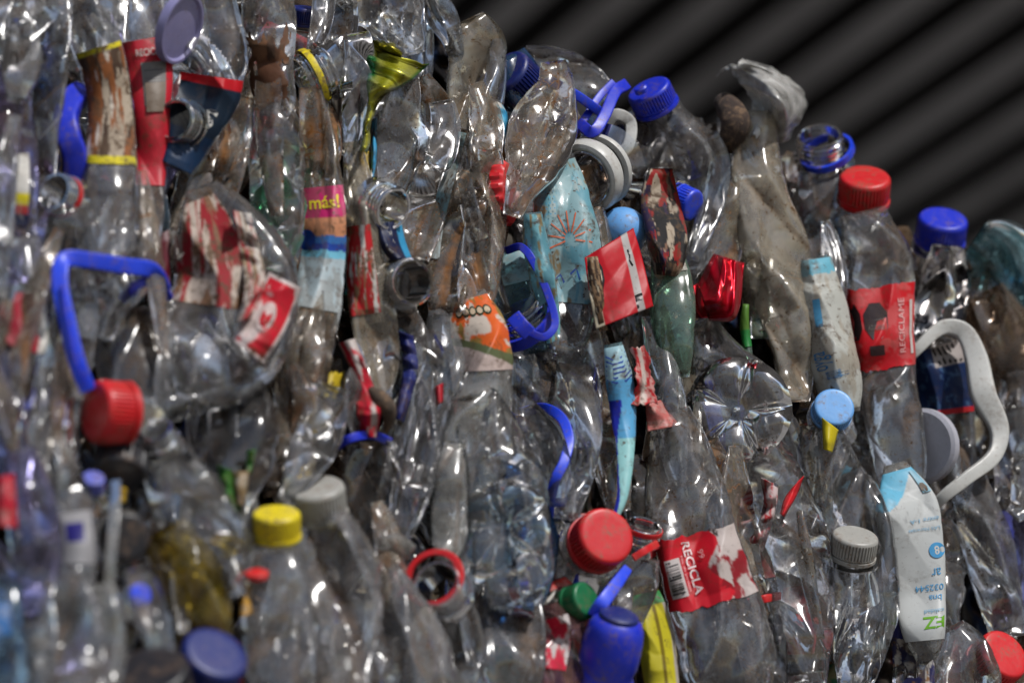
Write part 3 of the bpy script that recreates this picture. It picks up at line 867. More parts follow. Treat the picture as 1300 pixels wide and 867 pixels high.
t = sheet('red_label', [(742, 328, .004), (748, 372, -.004), (757, 418, -.002)], [(804, 290, -.002), (818, 340, -.012), (829, 389, -.014)], lambda u, v: np.where(((u < .17) & (v > .42 + .1 * np.sin(v * 20)))[..., None], np.array(CREAM), np.where(((u > .74) & (u < .87))[..., None], np.array(s2l(176, 170, 166)), np.array(RED))), 'printclean', None, -.05, amp=.25,
          prints=[rect(.74, .78, .87, 1.0, BLACK), ngon(.2, .34, .11, .22, 8, BLACK, .39), ngon(.2, .34, .07, .15, 8, CREAM, .39), rect(.06, .5, .15, .95, s2l(90, 66, 44)), line([(.80, .2), (.81, .28), (.79, .34), (.82, .42)], .03, BLACK)]
          + [word('EXCESO', .2, .34, .12, .08, BLACK)], bulge=.004)
tag(t, 'stiff red label flap with a white stripe standing out from the bale', 'label scrap')
b = bottle('rolled dirty edge of torn label beside the red flap', [(752, 326, 7), (756, 360, 9), (762, 400, 8), (766, 420, 5)], -.056, 'tan', th=.006)
b.label(b.root, 326, 420, blot(s2l(150, 120, 88), [(.48, s2l(60, 44, 34), 1), (.6, s2l(190, 176, 150), 5)], 33, 7), -.99, .99, 'paper')
b = bottle('dirty foil topped bottle in black red and brown shreds', [(838, 214, 10), (838, 250, 24), (846, 300, 26), (848, 330, 22), (846, 350, 16)], -.028, 'brown', th=.014, cr=1.5)
b.label(b.root, 212, 350, blot(s2l(130, 96, 76), [(.44, BLACK, 0), (.53, s2l(176, 160, 140), 5), (.58, s2l(150, 30, 26), 11), (.62, s2l(40, 28, 60), 17)], 41, 5, .03), -.99, .99, 'paper', tear=.18)
b = bottle('green tinted bottle below the dirty foil shreds', [(846, 320, 20), (852, 360, 28), (854, 410, 28), (858, 450, 22), (862, 480, 12)], -.026, 'green', roll=-.2, th=.014)
b.label(b.root, 318, 346, bands([(1, s2l(186, 182, 172))], .5), -.5, .9, 'paper', tear=.2)
b = bottle('smoky clear bottle in shade behind the green one', [(776, 230, 26), (800, 260, 36), (818, 310, 34), (824, 360, 24)], .022, 'dark')
b = bottle('aqua bottle with a royal blue bail handle looped over its neck', [(640, 320, 18), (650, 352, 34), (658, 384, 38), (664, 410, 37), (672, 450, 30)], -.004, 'teal', th=.022, cr=.6)
b.label(b.root, 318, 360, bands([(1, AQUA)], .2), -.99, .99, 'print', prints=[line([(.1, .2 + .1 * i), (.3, .22 + .1 * i)], .03, BLUEI) for i in range(7)])
neck(b.root, 655, 384, 36, (-.45, .72, .52), -.012, 'neck')
strap('handle', [(644, 318, -.010), (662, 314, -.030), (680, 338, -.038), (700, 386, -.040), (704, 414, -.040), (690, 428, -.036), (668, 420, -.030)], 10, 5, 'blue', b.root)
lathe('handle_ring', [(.96, -.2), (1.08, -.2), (1.1, 0), (1.08, .2), (.96, .2), (.96, -.2)], 664, 412, 40, (-.45, .72, .52), -.012, 'blue', b.root)
strap('handle_hinge', [(652, 402, -.038), (662, 414, -.042), (672, 424, -.042)], 20, 8, 'blue', b.root)
b = bottle('torn orange and white label bottle in the middle of the bale', [(594, 372, 16), (604, 410, 34), (612, 440, 36), (616, 480, 36), (606, 540, 44), (600, 600, 40), (596, 640, 20)], -.024, 'milky', roll=.1, th=.016)
b.label(b.root, 378, 470, lambda u, v: np.where((np.abs(v - (.50 + .4 * u)) < .06)[..., None], np.array(s2l(96, 104, 70)), np.where((v > .50 + .4 * u)[..., None], np.array(s2l(196, 176, 168)),
        blot(ORANGE, [(.52, s2l(215, 200, 185), 2), (.60, s2l(150, 120, 60), 8)], 51, 5)(u, v))), -.99, .99, 'print', tear=.08,
        prints=[ngon(.2 + .15 * i, .16 + .01 * i, .08, .07, 14, s2l(40, 60, 40)) for i in range(5)] + [ngon(.2 + .15 * i, .16 + .01 * i, .058, .045, 14, s2l(214, 190, 160)) for i in range(5)])

# ================================================================== RIGHT CREST, blurred
M['cloudy'] = clear('cloudy_bag_plastic', tint=(.9, .89, .86), haze=.85, hazecol=(.88, .86, .82), dirt=.3, rough=.2, bump=.5, dirtthr=.55)
t = sheet('plastic_bag', [(914, 92, .012), (924, 84, .004), (938, 98, -.008), (950, 122, -.012), (956, 150, -.006), (956, 176, .006)],
          [(952, 80, .02), (992, 92, .0), (1020, 118, -.006), (1014, 156, -.006), (996, 180, .002), (972, 172, .014)], bands([(1, WHITE)]), 'cloudy', None, -.016, amp=3.2, bulge=.024, thick=.0006, ragged=22)
tag(t, 'cloudy white plastic bag twisted over the highest point of the right crest', 'plastic bag')
t = thing('rag_knot', 'dark muddy knot of cloth left of the cloudy white bag', 'rag', at(932, 148, -.016))
strap('knot', [(918, 128, .004), (926, 138, -.010), (934, 154, -.020), (930, 172, -.014), (924, 188, .0)], 34, 28, solid('muddy_cloth', s2l(58, 46, 40), .95, .6, 1.0), t, round_=True, taper=[.75, 1.05, 1.1, 1.0, .7])
b = bottle('long pale dusty bottle hanging under the cloudy white bag', [(962, 140, 24), (960, 190, 30), (966, 250, 36), (984, 320, 44), (1000, 390, 38), (1010, 450, 28), (1012, 510, 14)], -.010, 'pale', roll=.25, th=.018, cr=.8)
b = bottle('narrow tan bottle fold left of the long pale dusty bottle', [(936, 180, 10), (944, 230, 14), (950, 290, 16), (956, 350, 18), (962, 420, 14)], .004, 'tan', roll=-.3)
b = bottle('clear cone shaped bottle above the red foil', [(930, 230, 8), (926, 270, 18), (920, 310, 24), (914, 350, 20)], -.010, 'rusty', roll=.2)
t = sheet('red_foil', [(886, 360, .012), (896, 340, 0), (906, 322, -.004)], [(900, 408, .008), (934, 404, -.010), (945, 334, -.004)], bands([(1, s2l(196, 16, 40))], .1, DRED, 6, 4), 'foil', None, -.026, amp=1.2, bulge=.016)
tag(t, 'twisted shiny red foil below the clear cone', 'wrapper')
t = sheet('red_foil', [(872, 366), (876, 392), (884, 404)], [(894, 356), (900, 384), (906, 404)], bands([(1, s2l(160, 14, 30))]), 'foil', None, -.008, amp=1.2, bulge=.008)
tag(t, 'darker red foil corner tucked left of the twisted foil', 'wrapper')
b = bottle('green strip of crushed bottle behind the long tan one', [(947, 386, 4), (945, 410, 6), (948, 436, 6), (952, 460, 4)], -.004, 'green', th=.004)
b.label(b.root, 386, 440, bands([(.6, s2l(90, 130, 50)), (1, GREENI)]), -.99, .99, 'print')
b = bottle('green backed bottle piece low on the long tan bottle', [(962, 340, 8), (966, 380, 12), (964, 430, 12)], .010, 'green', th=.006)
b = bottle('clear bottle with an open mouth and blue ring against the dark roof', [(1044, 204, 30), (1048, 236, 34), (1052, 280, 36), (1056, 330, 32), (1060, 370, 20)], .006, 'clear', roll=.1, th=.02)
neck(b.root, 1040, 172, 29, (-.12, .80, .58), -.002, 'neck')
lathe('neck_ring', [(1.0, -.16), (1.14, -.16), (1.14, .12), (1.0, .12), (1.0, -.16)], 1050, 194, 31, (-.35, .72, .58), .002, 'brightblue', b.root)
b = bottle('blue tinted bottle shoulder just behind the red capped bottle', [(1076, 200, 8), (1072, 240, 14), (1066, 290, 14), (1062, 330, 10)], .02, 'blueish')
b = bottle('clear bottle with a red cap and a red label with black octagons', [(1096, 268, 28), (1102, 292, 36), (1112, 330, 46), (1118, 380, 44), (1122, 430, 40), (1128, 490, 36), (1138, 550, 36), (1146, 610, 30), (1150, 650, 16)], -.012, 'clear', roll=.1, th=.022, cr=.6, wob=.05)
cap(b.root, 1097, 240, 33, (.02, .84, .50), -.010, 'red')
neck(b.root, 1096, 238, 29, (.02, .84, .50), -.010, 'neck')
b.label(b.root, 362, 466, bands([(1, s2l(200, 22, 32))], .06, s2l(226, 216, 206), 9, 6), -.98, .98, 'printclean', ragged=.10,
        prints=[ngon(.40, .42, .20, .24, 8, s2l(40, 24, 28), .39), ngon(.06, .42, .12, .24, 8, s2l(40, 24, 28), .39), word('EXCESO', .40, .38, .26, .07, GREY), word('AZUCARES', .40, .50, .26, .06, GREY), rect(.26, .72, .50, .84, s2l(60, 40, 42)),
                word('RECICLAME', .80, .50, .09, .66, s2l(230, 180, 176), 3), rect(.93, .2, .97, .85, s2l(205, 196, 190))])
t = thing('capped_bottle', 'bottle with a royal blue cap standing alone on the right crest', 'bottle', at(1195, 290, .0))
cap(t, 1195, 292, 32, (.08, .86, .50), .004, 'blue')
b = bottle('bottle under the royal blue cap with silver black shreds', [(1204, 312, 20), (1200, 350, 30), (1196, 390, 34), (1190, 430, 28)], -.004, 'dark', roll=.2, cr=1.5)
b.label(b.root, 312, 412, blot(s2l(40, 38, 40), [(.52, s2l(170, 166, 164), 4), (.62, s2l(110, 104, 100), 9)], 71, 6), -.99, .99, 'foil', tear=.15)
b = bottle('teal tinted bottle at the right edge of the crest', [(1240, 300, 16), (1268, 320, 44), (1286, 360, 42), (1310, 400, 26)], .004, 'teal', th=.02, cr=2.2)
b = bottle('blue end of a bottle behind the teal one', [(1286, 330, 24), (1300, 360, 30), (1310, 410, 26)], .016, 'blueish', th=.02)
b = bottle('flattened tube in an off white label with blue print', [(1036, 326, 14), (1044, 380, 30), (1054, 440, 32), (1066, 490, 30), (1074, 525, 16)], -.016, 'milky', roll=.15, th=.013)
b.label(b.root, 328, 520, bands([(.10, s2l(110, 180, 200)), (1, s2l(186, 186, 178))], .3, s2l(150, 130, 104), 17, 5), -.98, .98, 'print',
        prints=[word('oyga', .30, .66, .36, .12, s2l(60, 130, 185), 3), rect(.28, .26, .44, .44, s2l(80, 150, 190)), word('agua pura', .52, .76, .5, .05, s2l(60, 130, 185), 3)])
strap('torn_edge', [(1064, 400, -.010), (1074, 440, -.016), (1082, 480, -.016), (1086, 512, -.010)], 20, 12, M['paper'] if False else solid('brown_paper_edge', s2l(176, 160, 132), .9, .9, 1.0, dirtcol=(.2, .1, .03)), b.root, round_=True, taper=[.5, 1, .8, 1.1, .6])
t = thing('capped_bottle', 'bottle with a pale blue cap tucked under the off white tube', 'bottle', at(1060, 515, -.02))
cap(t, 1058, 519, 26, (.1, .45, .88), -.040, 'skyblue', tall=.5)
t = sheet('label_scrap', [(1044, 530), (1046, 570)], [(1064, 546), (1056, 574)], bands([(1, s2l(205, 186, 30))]), 'printclean', None, -.044, amp=.4)
tag(t, 'yellow label corner under the pale blue cap', 'label scrap')

# ================================================================== STAR BASE bottle
b = bottle('clear crushed bottle showing its star shaped base', [(880, 408, 16), (900, 450, 40), (930, 510, 66), (960, 570, 60), (990, 620, 40), (1010, 660, 16)], .002, 'crisp', th=.020, cr=1.1, roll=.1)


def star(parent, px, py, r, ax, off, mat, rot=0.3, feet=5, name='star_base'):
    z = float(depth(px, py) + off); k = r * mpp(z)
    c, e1, e2, a = frame_at(px, py, z, ax)
    n, m = 120, 30
    V = []
    for i in range(m):
        q = i / (m - 1)
        ang = np.linspace(0, 2 * math.pi, n, endpoint=False)
        lobe = np.abs(np.cos(feet * (ang + rot) / 2)) ** 0.55
        g = np.clip((q - .16) / .84, 0, 1)
        hgt = .36 * np.sin(g * math.pi * .62) * lobe + .10 * (1 - np.clip(q / .16, 0, 1)) ** 2 * (1 + 0 * ang) - .25 * g ** 4
        hgt = hgt + .05 * (fbm(np.cos(ang) * q * 3 + 9, np.sin(ang) * q * 3 + 5, int(px), 3) - .5)
        R = q * (1 + .10 * (vn(np.cos(ang) * 1.3 + 5, np.sin(ang) * 1.3 + 5, int(py)) - .5))
        V.append(c + k * ((R * np.cos(ang))[:, None] * e1 + (R * np.sin(ang))[:, None] * e2 + hgt[:, None] * a))
    V = np.array(V).reshape(-1, 3)
    return mk(name, V, grid_faces(m, n, True), mat, parent, grime=np.zeros(len(V)))


star(b.root, 936, 522, 68, (-.15, .15, .97), -.028, 'clear', rot=.5)
b = bottle('blue printed bottle seen through the star based one', [(876, 440, 18), (896, 500, 24), (908, 560, 22), (914, 610, 14)], .024, 'deepblue')
b.label(b.root, 450, 600, blot(s2l(30, 40, 150), [(.55, s2l(70, 80, 170), 4), (.62, s2l(150, 150, 170), 9)], 77, 5), -.98, .6, 'print', tear=.32)

# ================================================================== RIGHT SIDE
t = thing('jug_handle', 'white jug handle arching out of the right side', 'handle', at(1215, 500, -.03))
strap('handle_grip', [(1134, 478, .0), (1162, 446, -.018), (1196, 416, -.026), (1222, 420, -.030), (1238, 452, -.032), (1248, 500, -.034), (1268, 544, -.036), (1262, 578, -.036), (1226, 608, -.034), (1196, 632, -.024), (1178, 652, -.008)], 24, 18, 'white', t, taper=[.45, .55, .7, .95, 1.2, 1.35, 1.1, .8, .7, .65, .5], n=90)
t = thing('plastic_disc', 'round white lid inside a clear bottle below the jug handle', 'lid', at(1170, 568, .0))
lathe('lid', [(0, .08), (.7, .08), (.9, .12), (1, .06), (1, -.2), (.92, -.22), (0, -.05)], 1170, 566, 48, (-.55, .05, .83), -.010, 'lidwhite', t)
b = bottle('bottle with a dark blue label edged in red under the jug handle', [(1180, 420, 26), (1192, 460, 34), (1200, 500, 36), (1206, 550, 34), (1208, 610, 30), (1204, 660, 18)], .004, 'clear', roll=.2, th=.018)
b.label(b.root, 440, 526, lambda u, v: np.where((v > .92)[..., None], np.array(RED), np.where((v < .3)[..., None] & (u > .4)[..., None], np.array(s2l(170, 160, 156)), blot(s2l(16, 40, 84), [(.62, s2l(60, 90, 130), 3)], 81, 9)(u, v))), -.98, .98, 'printclean',
        prints=[line([(.45 + .1 * i, .02), (.52 + .1 * i, .28)], .05, BLACK) for i in range(5)])
b = bottle('dirty brown crushed bottle at the right edge below the teal one', [(1250, 370, 26), (1270, 410, 36), (1290, 460, 36), (1300, 520, 28)], .0, 'brown', roll=.1, cr=1.3)
b = bottle('hazy clear bottle at the right edge beside the white handle', [(1296, 470, 28), (1300, 530, 34), (1296, 590, 36), (1290, 650, 26)], -.004, 'clear2', th=.02)
b = bottle('violet tinted bottle low on the right edge', [(1298, 600, 26), (1296, 660, 34), (1300, 720, 30), (1304, 790, 20)], .008, 'violet', th=.02)
b = bottle('long clear bottle bending down right of the white label', [(1214, 560, 14), (1232, 620, 26), (1252, 690, 34), (1268, 750, 30), (1280, 810, 22)], -.012, 'clear', roll=.35, th=.016)
b = bottle('curled clear bottle rim catching light at the right edge', [(1290, 584, 10), (1304, 600, 22), (1300, 640, 18), (1286, 656, 6)], -.02, 'crisp', th=.012)
b = bottle('white water bottle label with blue wave and green lettering', [(1136, 588, 14), (1150, 640, 40), (1160, 700, 40), (1168, 760, 34), (1174, 812, 26), (1176, 840, 12)], -.026, 'milky', roll=.15, th=.012, cr=.6, wob=.04)
b.label(b.root, 598, 812, lambda u, v: np.where((v < .17 + .07 * np.sin(u * 5 + .5) - .08 * u)[..., None], np.array(s2l(110, 185, 215)), blot(s2l(196, 198, 196), [(.70, s2l(150, 150, 150), 3)], 91, 4)(u, v)), -.98, .98, 'printclean',
        prints=[word('EZ', .74, .90, .46, .07, s2l(110, 170, 40), 2, .02), word('032544', .70, .70, .52, .035, s2l(70, 150, 200), 2), word('ar', .84, .61, .16, .04, s2l(70, 150, 200), 2), word('bna', .8, .76, .25, .035, s2l(70, 150, 200), 2), ngon(.88, .49, .13, .045, 20, s2l(70, 150, 200)), word('8', .88, .49, .08, .05, WHITE, 2, .02),
                word('LAS Naranjas', .72, .36, .5, .024, s2l(120, 170, 200), 2), word('entre 1-A', .74, .31, .45, .024, s2l(120, 170, 200), 2), word('calidad', .76, .835, .4, .022, s2l(120, 170, 200), 2), rect(.84, .02, .99, .16, s2l(120, 170, 190)), ngon(.9, .13, .07, .03, 7, s2l(80, 60, 40))])
t = thing('capped_bottle', 'bottle with a mint green cap peeking out left of the white water label', 'bottle', at(1154, 772, .0))
cap(t, 1152, 770, 20, (.9, .2, .4), -.010, 'mint', ribs=30)
b = bottle('clear wavy edged bottle right of the white water label', [(1186, 660, 20), (1200, 700, 26), (1196, 750, 26), (1208, 800, 26), (1226, 850, 34), (1240, 890, 20)], .0, 'clear', roll=.1, wob=.35, th=.02)
b = bottle('crushed bottle in a torn blue and white wrapper at the bottom right', [(1136, 740, 10), (1146, 790, 20), (1158, 830, 26), (1160, 880, 28)], -.020, 'brown', th=.010, roll=-.3)
b.label(b.root, 742, 885, lambda u, v: np.where((v < .42 + .2 * u)[..., None], np.array(s2l(30, 34, 100)), blot(s2l(190, 184, 176), [(.5, s2l(40, 40, 80), 1), (.57, s2l(140, 100, 60), 6), (.64, s2l(90, 80, 80), 9)], 95, 6)(u, v)), -.99, .99, 'print', tear=.06)
t = thing('capped_bottle', 'bottle with a big red cap lying in the bottom right corner', 'bottle', at(1268, 836, -.01))
cap(t, 1266, 838, 35, (.45, .55, .70), -.014, 'red')
b = bottle('clear bottle base at the bottom edge right of the blue wrapper', [(1196, 800, 30), (1216, 840, 48), (1226, 890, 50)], -.010, 'clear', th=.024)

# ================================================================== LOWER CENTRE / RIGHT
b = bottle('flattened ribbon bottle with a wavy blue and white print', [(778, 436, 12), (786, 480, 18), (792, 530, 16), (794, 580, 11), (790, 630, 7), (782, 656, 4)], -.040, 'teal', th=.007, roll=.3)
b.label(b.root, 440, 652, lambda u, v: np.where((v < .2)[..., None], np.array(s2l(170, 205, 214)), np.where((u < .30 + .25 * np.sin(v * 7))[..., None] & (v > .32)[..., None], np.array(s2l(34, 46, 170)), np.where((v < .55)[..., None], np.array(s2l(90, 165, 210)), np.array(s2l(150, 205, 205))))), -.99, .99, 'print',
        prints=[line([(.05, .05 + .028 * i), (.35, .075 + .028 * i), (.75, .07 + .028 * i), (.98, .04 + .028 * i)], .009, BLUEI, 1) for i in range(6)])
t = sheet('label_scrap', [(802, 442), (808, 480), (800, 515)], [(820, 440), (830, 490), (836, 512)], bands([(.35, RED), (.55, s2l(210, 190, 180)), (.7, RED), (1, s2l(170, 20, 30))], .3, s2l(210, 196, 186), 12, 6, axis='u'), 'print', None, -.046, amp=1.2, tear=.14, ragged=8)
tag(t, 'torn red and white label shred right of the blue ribbon', 'label scrap')
t = sheet('label_scrap', [(820, 512), (822, 548)], [(838, 508), (862, 540)], bands([(1, s2l(196, 110, 104))], .2), 'print', None, -.036, amp=1., tear=.16)
tag(t, 'small faded pink label flap below the red shred', 'label scrap')
b = bottle('tall clear bottle behind the ribbon with blue inside', [(752, 420, 16), (760, 470, 26), (768, 530, 30), (776, 590, 26), (786, 650, 16)], -.012, 'rusty', roll=.35)
b = bottle('clear pleated bottle left of the blue ribbon', [(726, 440, 14), (732, 490, 30), (730, 550, 34), (722, 610, 30), (714, 660, 20)], -.020, 'crisp', roll=-.4, th=.014)
b = bottle('clear pleated bottle in shade under the orange label', [(668, 440, 20), (680, 490, 34), (686, 550, 34), (690, 610, 28), (692, 650, 16)], -.010, 'clear', roll=.4)
t = thing('carry_strap', 'glossy blue strap curving through the clear folds in the middle', 'strap', at(708, 560, -.03))
strap('strap_band', [(660, 524, .010), (690, 518, -.014), (712, 530, -.030), (722, 556, -.038), (716, 586, -.040), (706, 606, -.036), (698, 640, -.022), (694, 680, -.010), (690, 704, -.004)], 13, 7, 'brightblue', t, n=80)
b = bottle('dusty green grey bottle strip right of the red shred', [(826, 400, 12), (838, 450, 20), (850, 510, 22), (856, 570, 18), (860, 620, 10)], -.022, 'clear2', roll=.3)
b = bottle('broad clear bottle with a red label reading recicla', [(852, 520, 14), (862, 570, 40), (870, 630, 54), (884, 690, 54), (900, 740, 58), (914, 790, 62), (926, 850, 60), (930, 900, 30)], -.030, 'clear', th=.022, roll=.1, cr=.8, wob=.05)
b.label(b.root, 676, 766, lambda u, v: np.where((u > .66 + .1 * np.sin(v * 9))[..., None], blot(s2l(200, 186, 180), [(.55, s2l(150, 30, 40), 2), (.63, s2l(70, 60, 56), 7)], 101, 9, .05, .35)(u, v), blot(s2l(206, 22, 40), [(.66, s2l(150, 16, 30), 5)], 103, 4)(u, v)), -.97, .97, 'printclean', ragged=.14,
        prints=bars(.06, .26, .25, .80, 5, 'v', s2l(205, 196, 192)) + [word('RECICLA', .37, .45, .10, .74, s2l(236, 226, 224), 1, .02), word('No. de permiso', .28, .5, .035, .5, s2l(230, 180, 180), 1), word('99', .52, .3, .07, .12, s2l(230, 170, 170), 1)])
t = thing('capped_bottle', 'bottle with a large red cap facing out below the blue ribbon', 'bottle', at(766, 684, -.04))
cap(t, 763, 685, 38, (.38, .36, .85), -.044, 'red', tall=.9)
b = bottle('clear bottle neck with a red ring next to the large red cap', [(796, 790, 20), (806, 740, 30), (813, 706, 26)], -.026, 'clear', th=.02, cr=.6)
neck(b.root, 818, 664, 23, (.22, .92, .30), -.034, 'neck', ring='red', ringh=-.35)
strap('ring_tail', [(804, 708, -.046), (820, 698, -.050), (834, 690, -.044)], 9, 5, 'red', b.root)
t = thing('bottle_ring', 'small red ring behind the large red cap', 'ring', at(740, 650, -.02))
lathe('ring', [(.9, -.2), (1.05, -.2), (1.05, .2), (.9, .2), (.9, -.2)], 743, 664, 12, (.2, .5, .84), -.026, 'red', t)
t = thing('sports_bottle', 'opaque royal blue squeeze bottle with a rounded shoulder at the bottom', 'bottle', at(770, 850, -.04))
lathe('body', [(0, .95), (.35, .93), (.62, .85), (.82, .68), (.93, .45), (.97, .15), (1.0, -.2), (1.02, -.8), (.96, -1.0), (.96, -1.2), (1.03, -1.35), (1.03, -2.2), (1.0, -3.2), (0, -3.3)], 778, 812, 38, (.22, .93, .30), -.042, 'blue', t, dent=.08)
lathe('cap', [(0, 1.03), (.5, 1.02), (.66, .94), (.68, .82), (.6, .78)], 778, 812, 38, (.22, .93, .30), -.042, 'navy', t)
t = thing('carry_strap', 'straight blue strap stub rising beside the green cap', 'strap', at(772, 752, -.04))
strap('strap_band', [(796, 722, -.044), (780, 744, -.048), (764, 766, -.048), (756, 780, -.040)], 16, 9, 'brightblue', t, taper=[.8, 1, 1.1, 1.3])
t = thing('capped_bottle', 'bottle with a dark green cap wedged left of the blue strap stub', 'bottle', at(738, 764, -.03))
cap(t, 736, 764, 24, (.72, .35, .6), -.030, 'greencap', ribs=34)
b = bottle('bottle with a red and black label next to the dark green cap', [(700, 736, 16), (708, 760, 30), (718, 800, 34), (712, 850, 30), (706, 890, 16)], -.022, 'pinkish', th=.016, roll=.2)
b.label(b.root, 738, 762, bands([(.4, s2l(200, 40, 30)), (1, BLACK)], .2), -.6, .95, 'print', prints=[line([(.1, .9), (.4, .5), (.8, .6)], .1, WHITE)])
b.label(b.root, 780, 850, blot(s2l(196, 30, 60), [(.48, s2l(190, 180, 178), 3)], 107, 4), -.95, .2, 'print', tear=.36)
b = bottle('yellow labelled bottle with a green top at the bottom middle', [(818, 742, 14), (826, 780, 24), (834, 820, 24), (842, 880, 22)], -.020, 'yellowish', th=.014, roll=.15)
b.label(b.root, 752, 880, lambda u, v: np.where((v < .12)[..., None], np.array(GREENI), np.where((np.abs(u - .62) < .05)[..., None], np.array(s2l(120, 104, 20)), np.where((u > .9)[..., None], np.array(s2l(170, 160, 150)), np.array(s2l(196, 184, 40))))), -.98, .98, 'print')
b = bottle('clear bottle with red fragments trapped inside at the lower right', [(968, 556, 18), (984, 610, 36), (998, 670, 52), (1008, 740, 50), (1014, 800, 44), (1020, 870, 30)], -.020, 'crisp', th=.020, roll=.15, cr=1.1)
t = sheet('label_scrap', [(990, 652), (996, 632), (1006, 618)], [(996, 656), (1012, 628), (1021, 604)], bands([(1, s2l(210, 24, 34))]), 'printclean', None, -.046, amp=.6)
tag(t, 'pointed red label shard sticking out of a clear bottle', 'label scrap')
t = sheet('label_scrap', [(966, 606), (970, 640), (950, 700)], [(988, 616), (984, 648), (968, 700)], blot(s2l(170, 60, 66), [(.5, s2l(190, 170, 168), 4), (.6, s2l(160, 20, 30), 8)], 111, 5), 'print', None, -.03, amp=1.5, tear=.2)
tag(t, 'crumpled faded red label shreds left of the pointed shard', 'label scrap')
b = bottle('bottle neck with a red band seen through clear plastic at lower right', [(958, 690, 10), (966, 730, 18), (972, 770, 18), (976, 830, 24), (980, 890, 20)], -.012, 'dark', th=.014)
b.label(b.root, 694, 735, bands([(1, DRED)], .1), -.98, .98, 'print')
strap('neck_ring', [(956, 764, -.018), (970, 760, -.032), (988, 756, -.020)], 10, 8, 'red', b.root)
b = bottle('red tinted bottle piece inside the lower right clear bottle', [(1010, 740, 14), (1014, 780, 24), (1016, 830, 18)], .0, 'pinkish', th=.010)
b.label(b.root, 744, 830, blot(s2l(150, 24, 44), [(.55, s2l(190, 110, 110), 3)], 113, 4), -.98, .98, 'print', tear=.25)
b = bottle('crumpled clear bottle with a white cap inside at the lower right', [(1050, 540, 14), (1062, 590, 28), (1078, 640, 44), (1094, 700, 46), (1098, 760, 46), (1092, 820, 36), (1084, 870, 18)], -.026, 'crisp', th=.022, roll=.1, cr=1.3)
t = thing('capped_bottle', 'bottle with a white cap trapped inside the crumpled clear bottle', 'bottle', at(1084, 690, -.005))
cap(t, 1084, 692, 30, (.12, .90, .35), -.036, 'offwhite', tall=.9)
b = bottle('long clear bottle between the star base and the red labelled one', [(1030, 470, 14), (1034, 530, 20), (1038, 590, 20), (1042, 650, 16), (1050, 700, 10)], -.006, 'rusty', roll=.5)
b = bottle('dusty strip of bottle hanging below the green one', [(884, 420, 10), (880, 470, 14), (876, 540, 16), (880, 610, 14), (890, 660, 8)], -.010, 'tan', roll=-.4)
b = bottle('clear flap with dirt lines between the star base and recicla label', [(898, 560, 14), (914, 610, 24), (930, 670, 26), (940, 740, 22), (950, 810, 18), (960, 870, 12)], -.020, 'rusty', roll=.4)

# ================================================================== CENTRE
b = bottle('crumpled clear bottle with sharp facets in the centre', [(600, 500, 20), (616, 550, 46), (630, 610, 60), (640, 670, 60), (650, 730, 52), (654, 770, 26)], -.034, 'crisp', th=.016, cr=1.2, roll=.1)
b = bottle('blue tinted bottle base crushed inside the central clear bottle', [(600, 600, 24), (630, 640, 56), (650, 690, 60), (656, 740, 46), (650, 780, 20)], -.020, 'deepblue', th=.012, cr=1.1)
star(b.root, 636, 670, 64, (-.1, .1, .98), -.036, 'blueish', rot=.1)
b = bottle('smooth hazy bottle below the blue tinted base', [(650, 750, 34), (650, 800, 42), (648, 860, 42), (646, 900, 24)], -.018, 'clear2', th=.022, cr=.5)
b = bottle('reddish smoky bottle right of the smooth hazy one', [(690, 700, 12), (692, 760, 18), (690, 820, 20), (686, 890, 16)], -.010, 'pinkish', th=.012)
b = bottle('clear bottle with an open mouth and red ring in the lower middle', [(560, 760, 34), (578, 790, 32), (588, 830, 28), (584, 890, 24)], -.020, 'clear', th=.022, cr=.6)
neck(b.root, 554, 740, 31, (-.30, .42, .86), -.040, 'neck')
lathe('neck_ring', [(1.02, -.10), (1.26, -.12), (1.30, 0), (1.24, .1), (1.02, .1), (1.02, -.10)], 551, 734, 31, (-.30, .42, .86), -.036, 'red', b.root)
b = bottle('small oval clear bottle spout left of the red ringed mouth', [(482, 688, 8), (502, 690, 14), (524, 702, 10)], -.034, 'milky', th=.010)
b = bottle('cone of clear bottle narrowing upward at the bottom middle', [(486, 720, 10), (498, 760, 36), (512, 810, 52), (522, 860, 58), (524, 900, 30)], -.030, 'clear2', th=.022, cr=.9)
b = bottle('pleated clear bottle strands in the centre left', [(536, 420, 14), (548, 470, 24), (544, 520, 26), (534, 580, 28), (520, 630, 26), (506, 680, 14)], -.022, 'crisp', th=.014, roll=-.2, cr=1.3)
b = bottle('grey creased bottle right under the smoky open mouth', [(560, 392, 14), (566, 430, 26), (572, 470, 24), (562, 520, 18), (556, 560, 10)], -.012, 'clear2', roll=.2)
b = bottle('grey clear bottle beside the dark blue ribbon', [(512, 392, 16), (520, 430, 24), (516, 480, 20), (508, 540, 18), (500, 600, 12)], -.006, 'clear', roll=-.3)
b = bottle('hazy pale bottle fold in front of the pleated strands', [(578, 560, 12), (572, 620, 22), (570, 680, 22), (566, 712, 10)], -.030, 'milky', roll=.2, th=.010)
t = sheet('label_scrap', [(506, 420), (512, 470), (500, 530)], [(524, 426), (530, 470), (512, 536)], bands([(1, s2l(34, 44, 110))], .3, s2l(90, 90, 130)), 'print', None, -.024, amp=1.2)
tag(t, 'dark blue label ribbon left of the pleated strands', 'label scrap')
t = sheet('label_scrap', [(430, 436, .006), (446, 470, 0), (452, 510, 0), (456, 552, .004)], [(450, 430, 0), (466, 470, -.006), (482, 520, -.004), (478, 556, .002)], blot(s2l(186, 20, 44), [(.56, s2l(190, 178, 172), 3), (.66, s2l(90, 10, 24), 8)], 121, 4), 'print', None, -.026, amp=1.5, tear=.12)
tag(t, 'shredded crimson label below the long narrow bottle', 'label scrap')
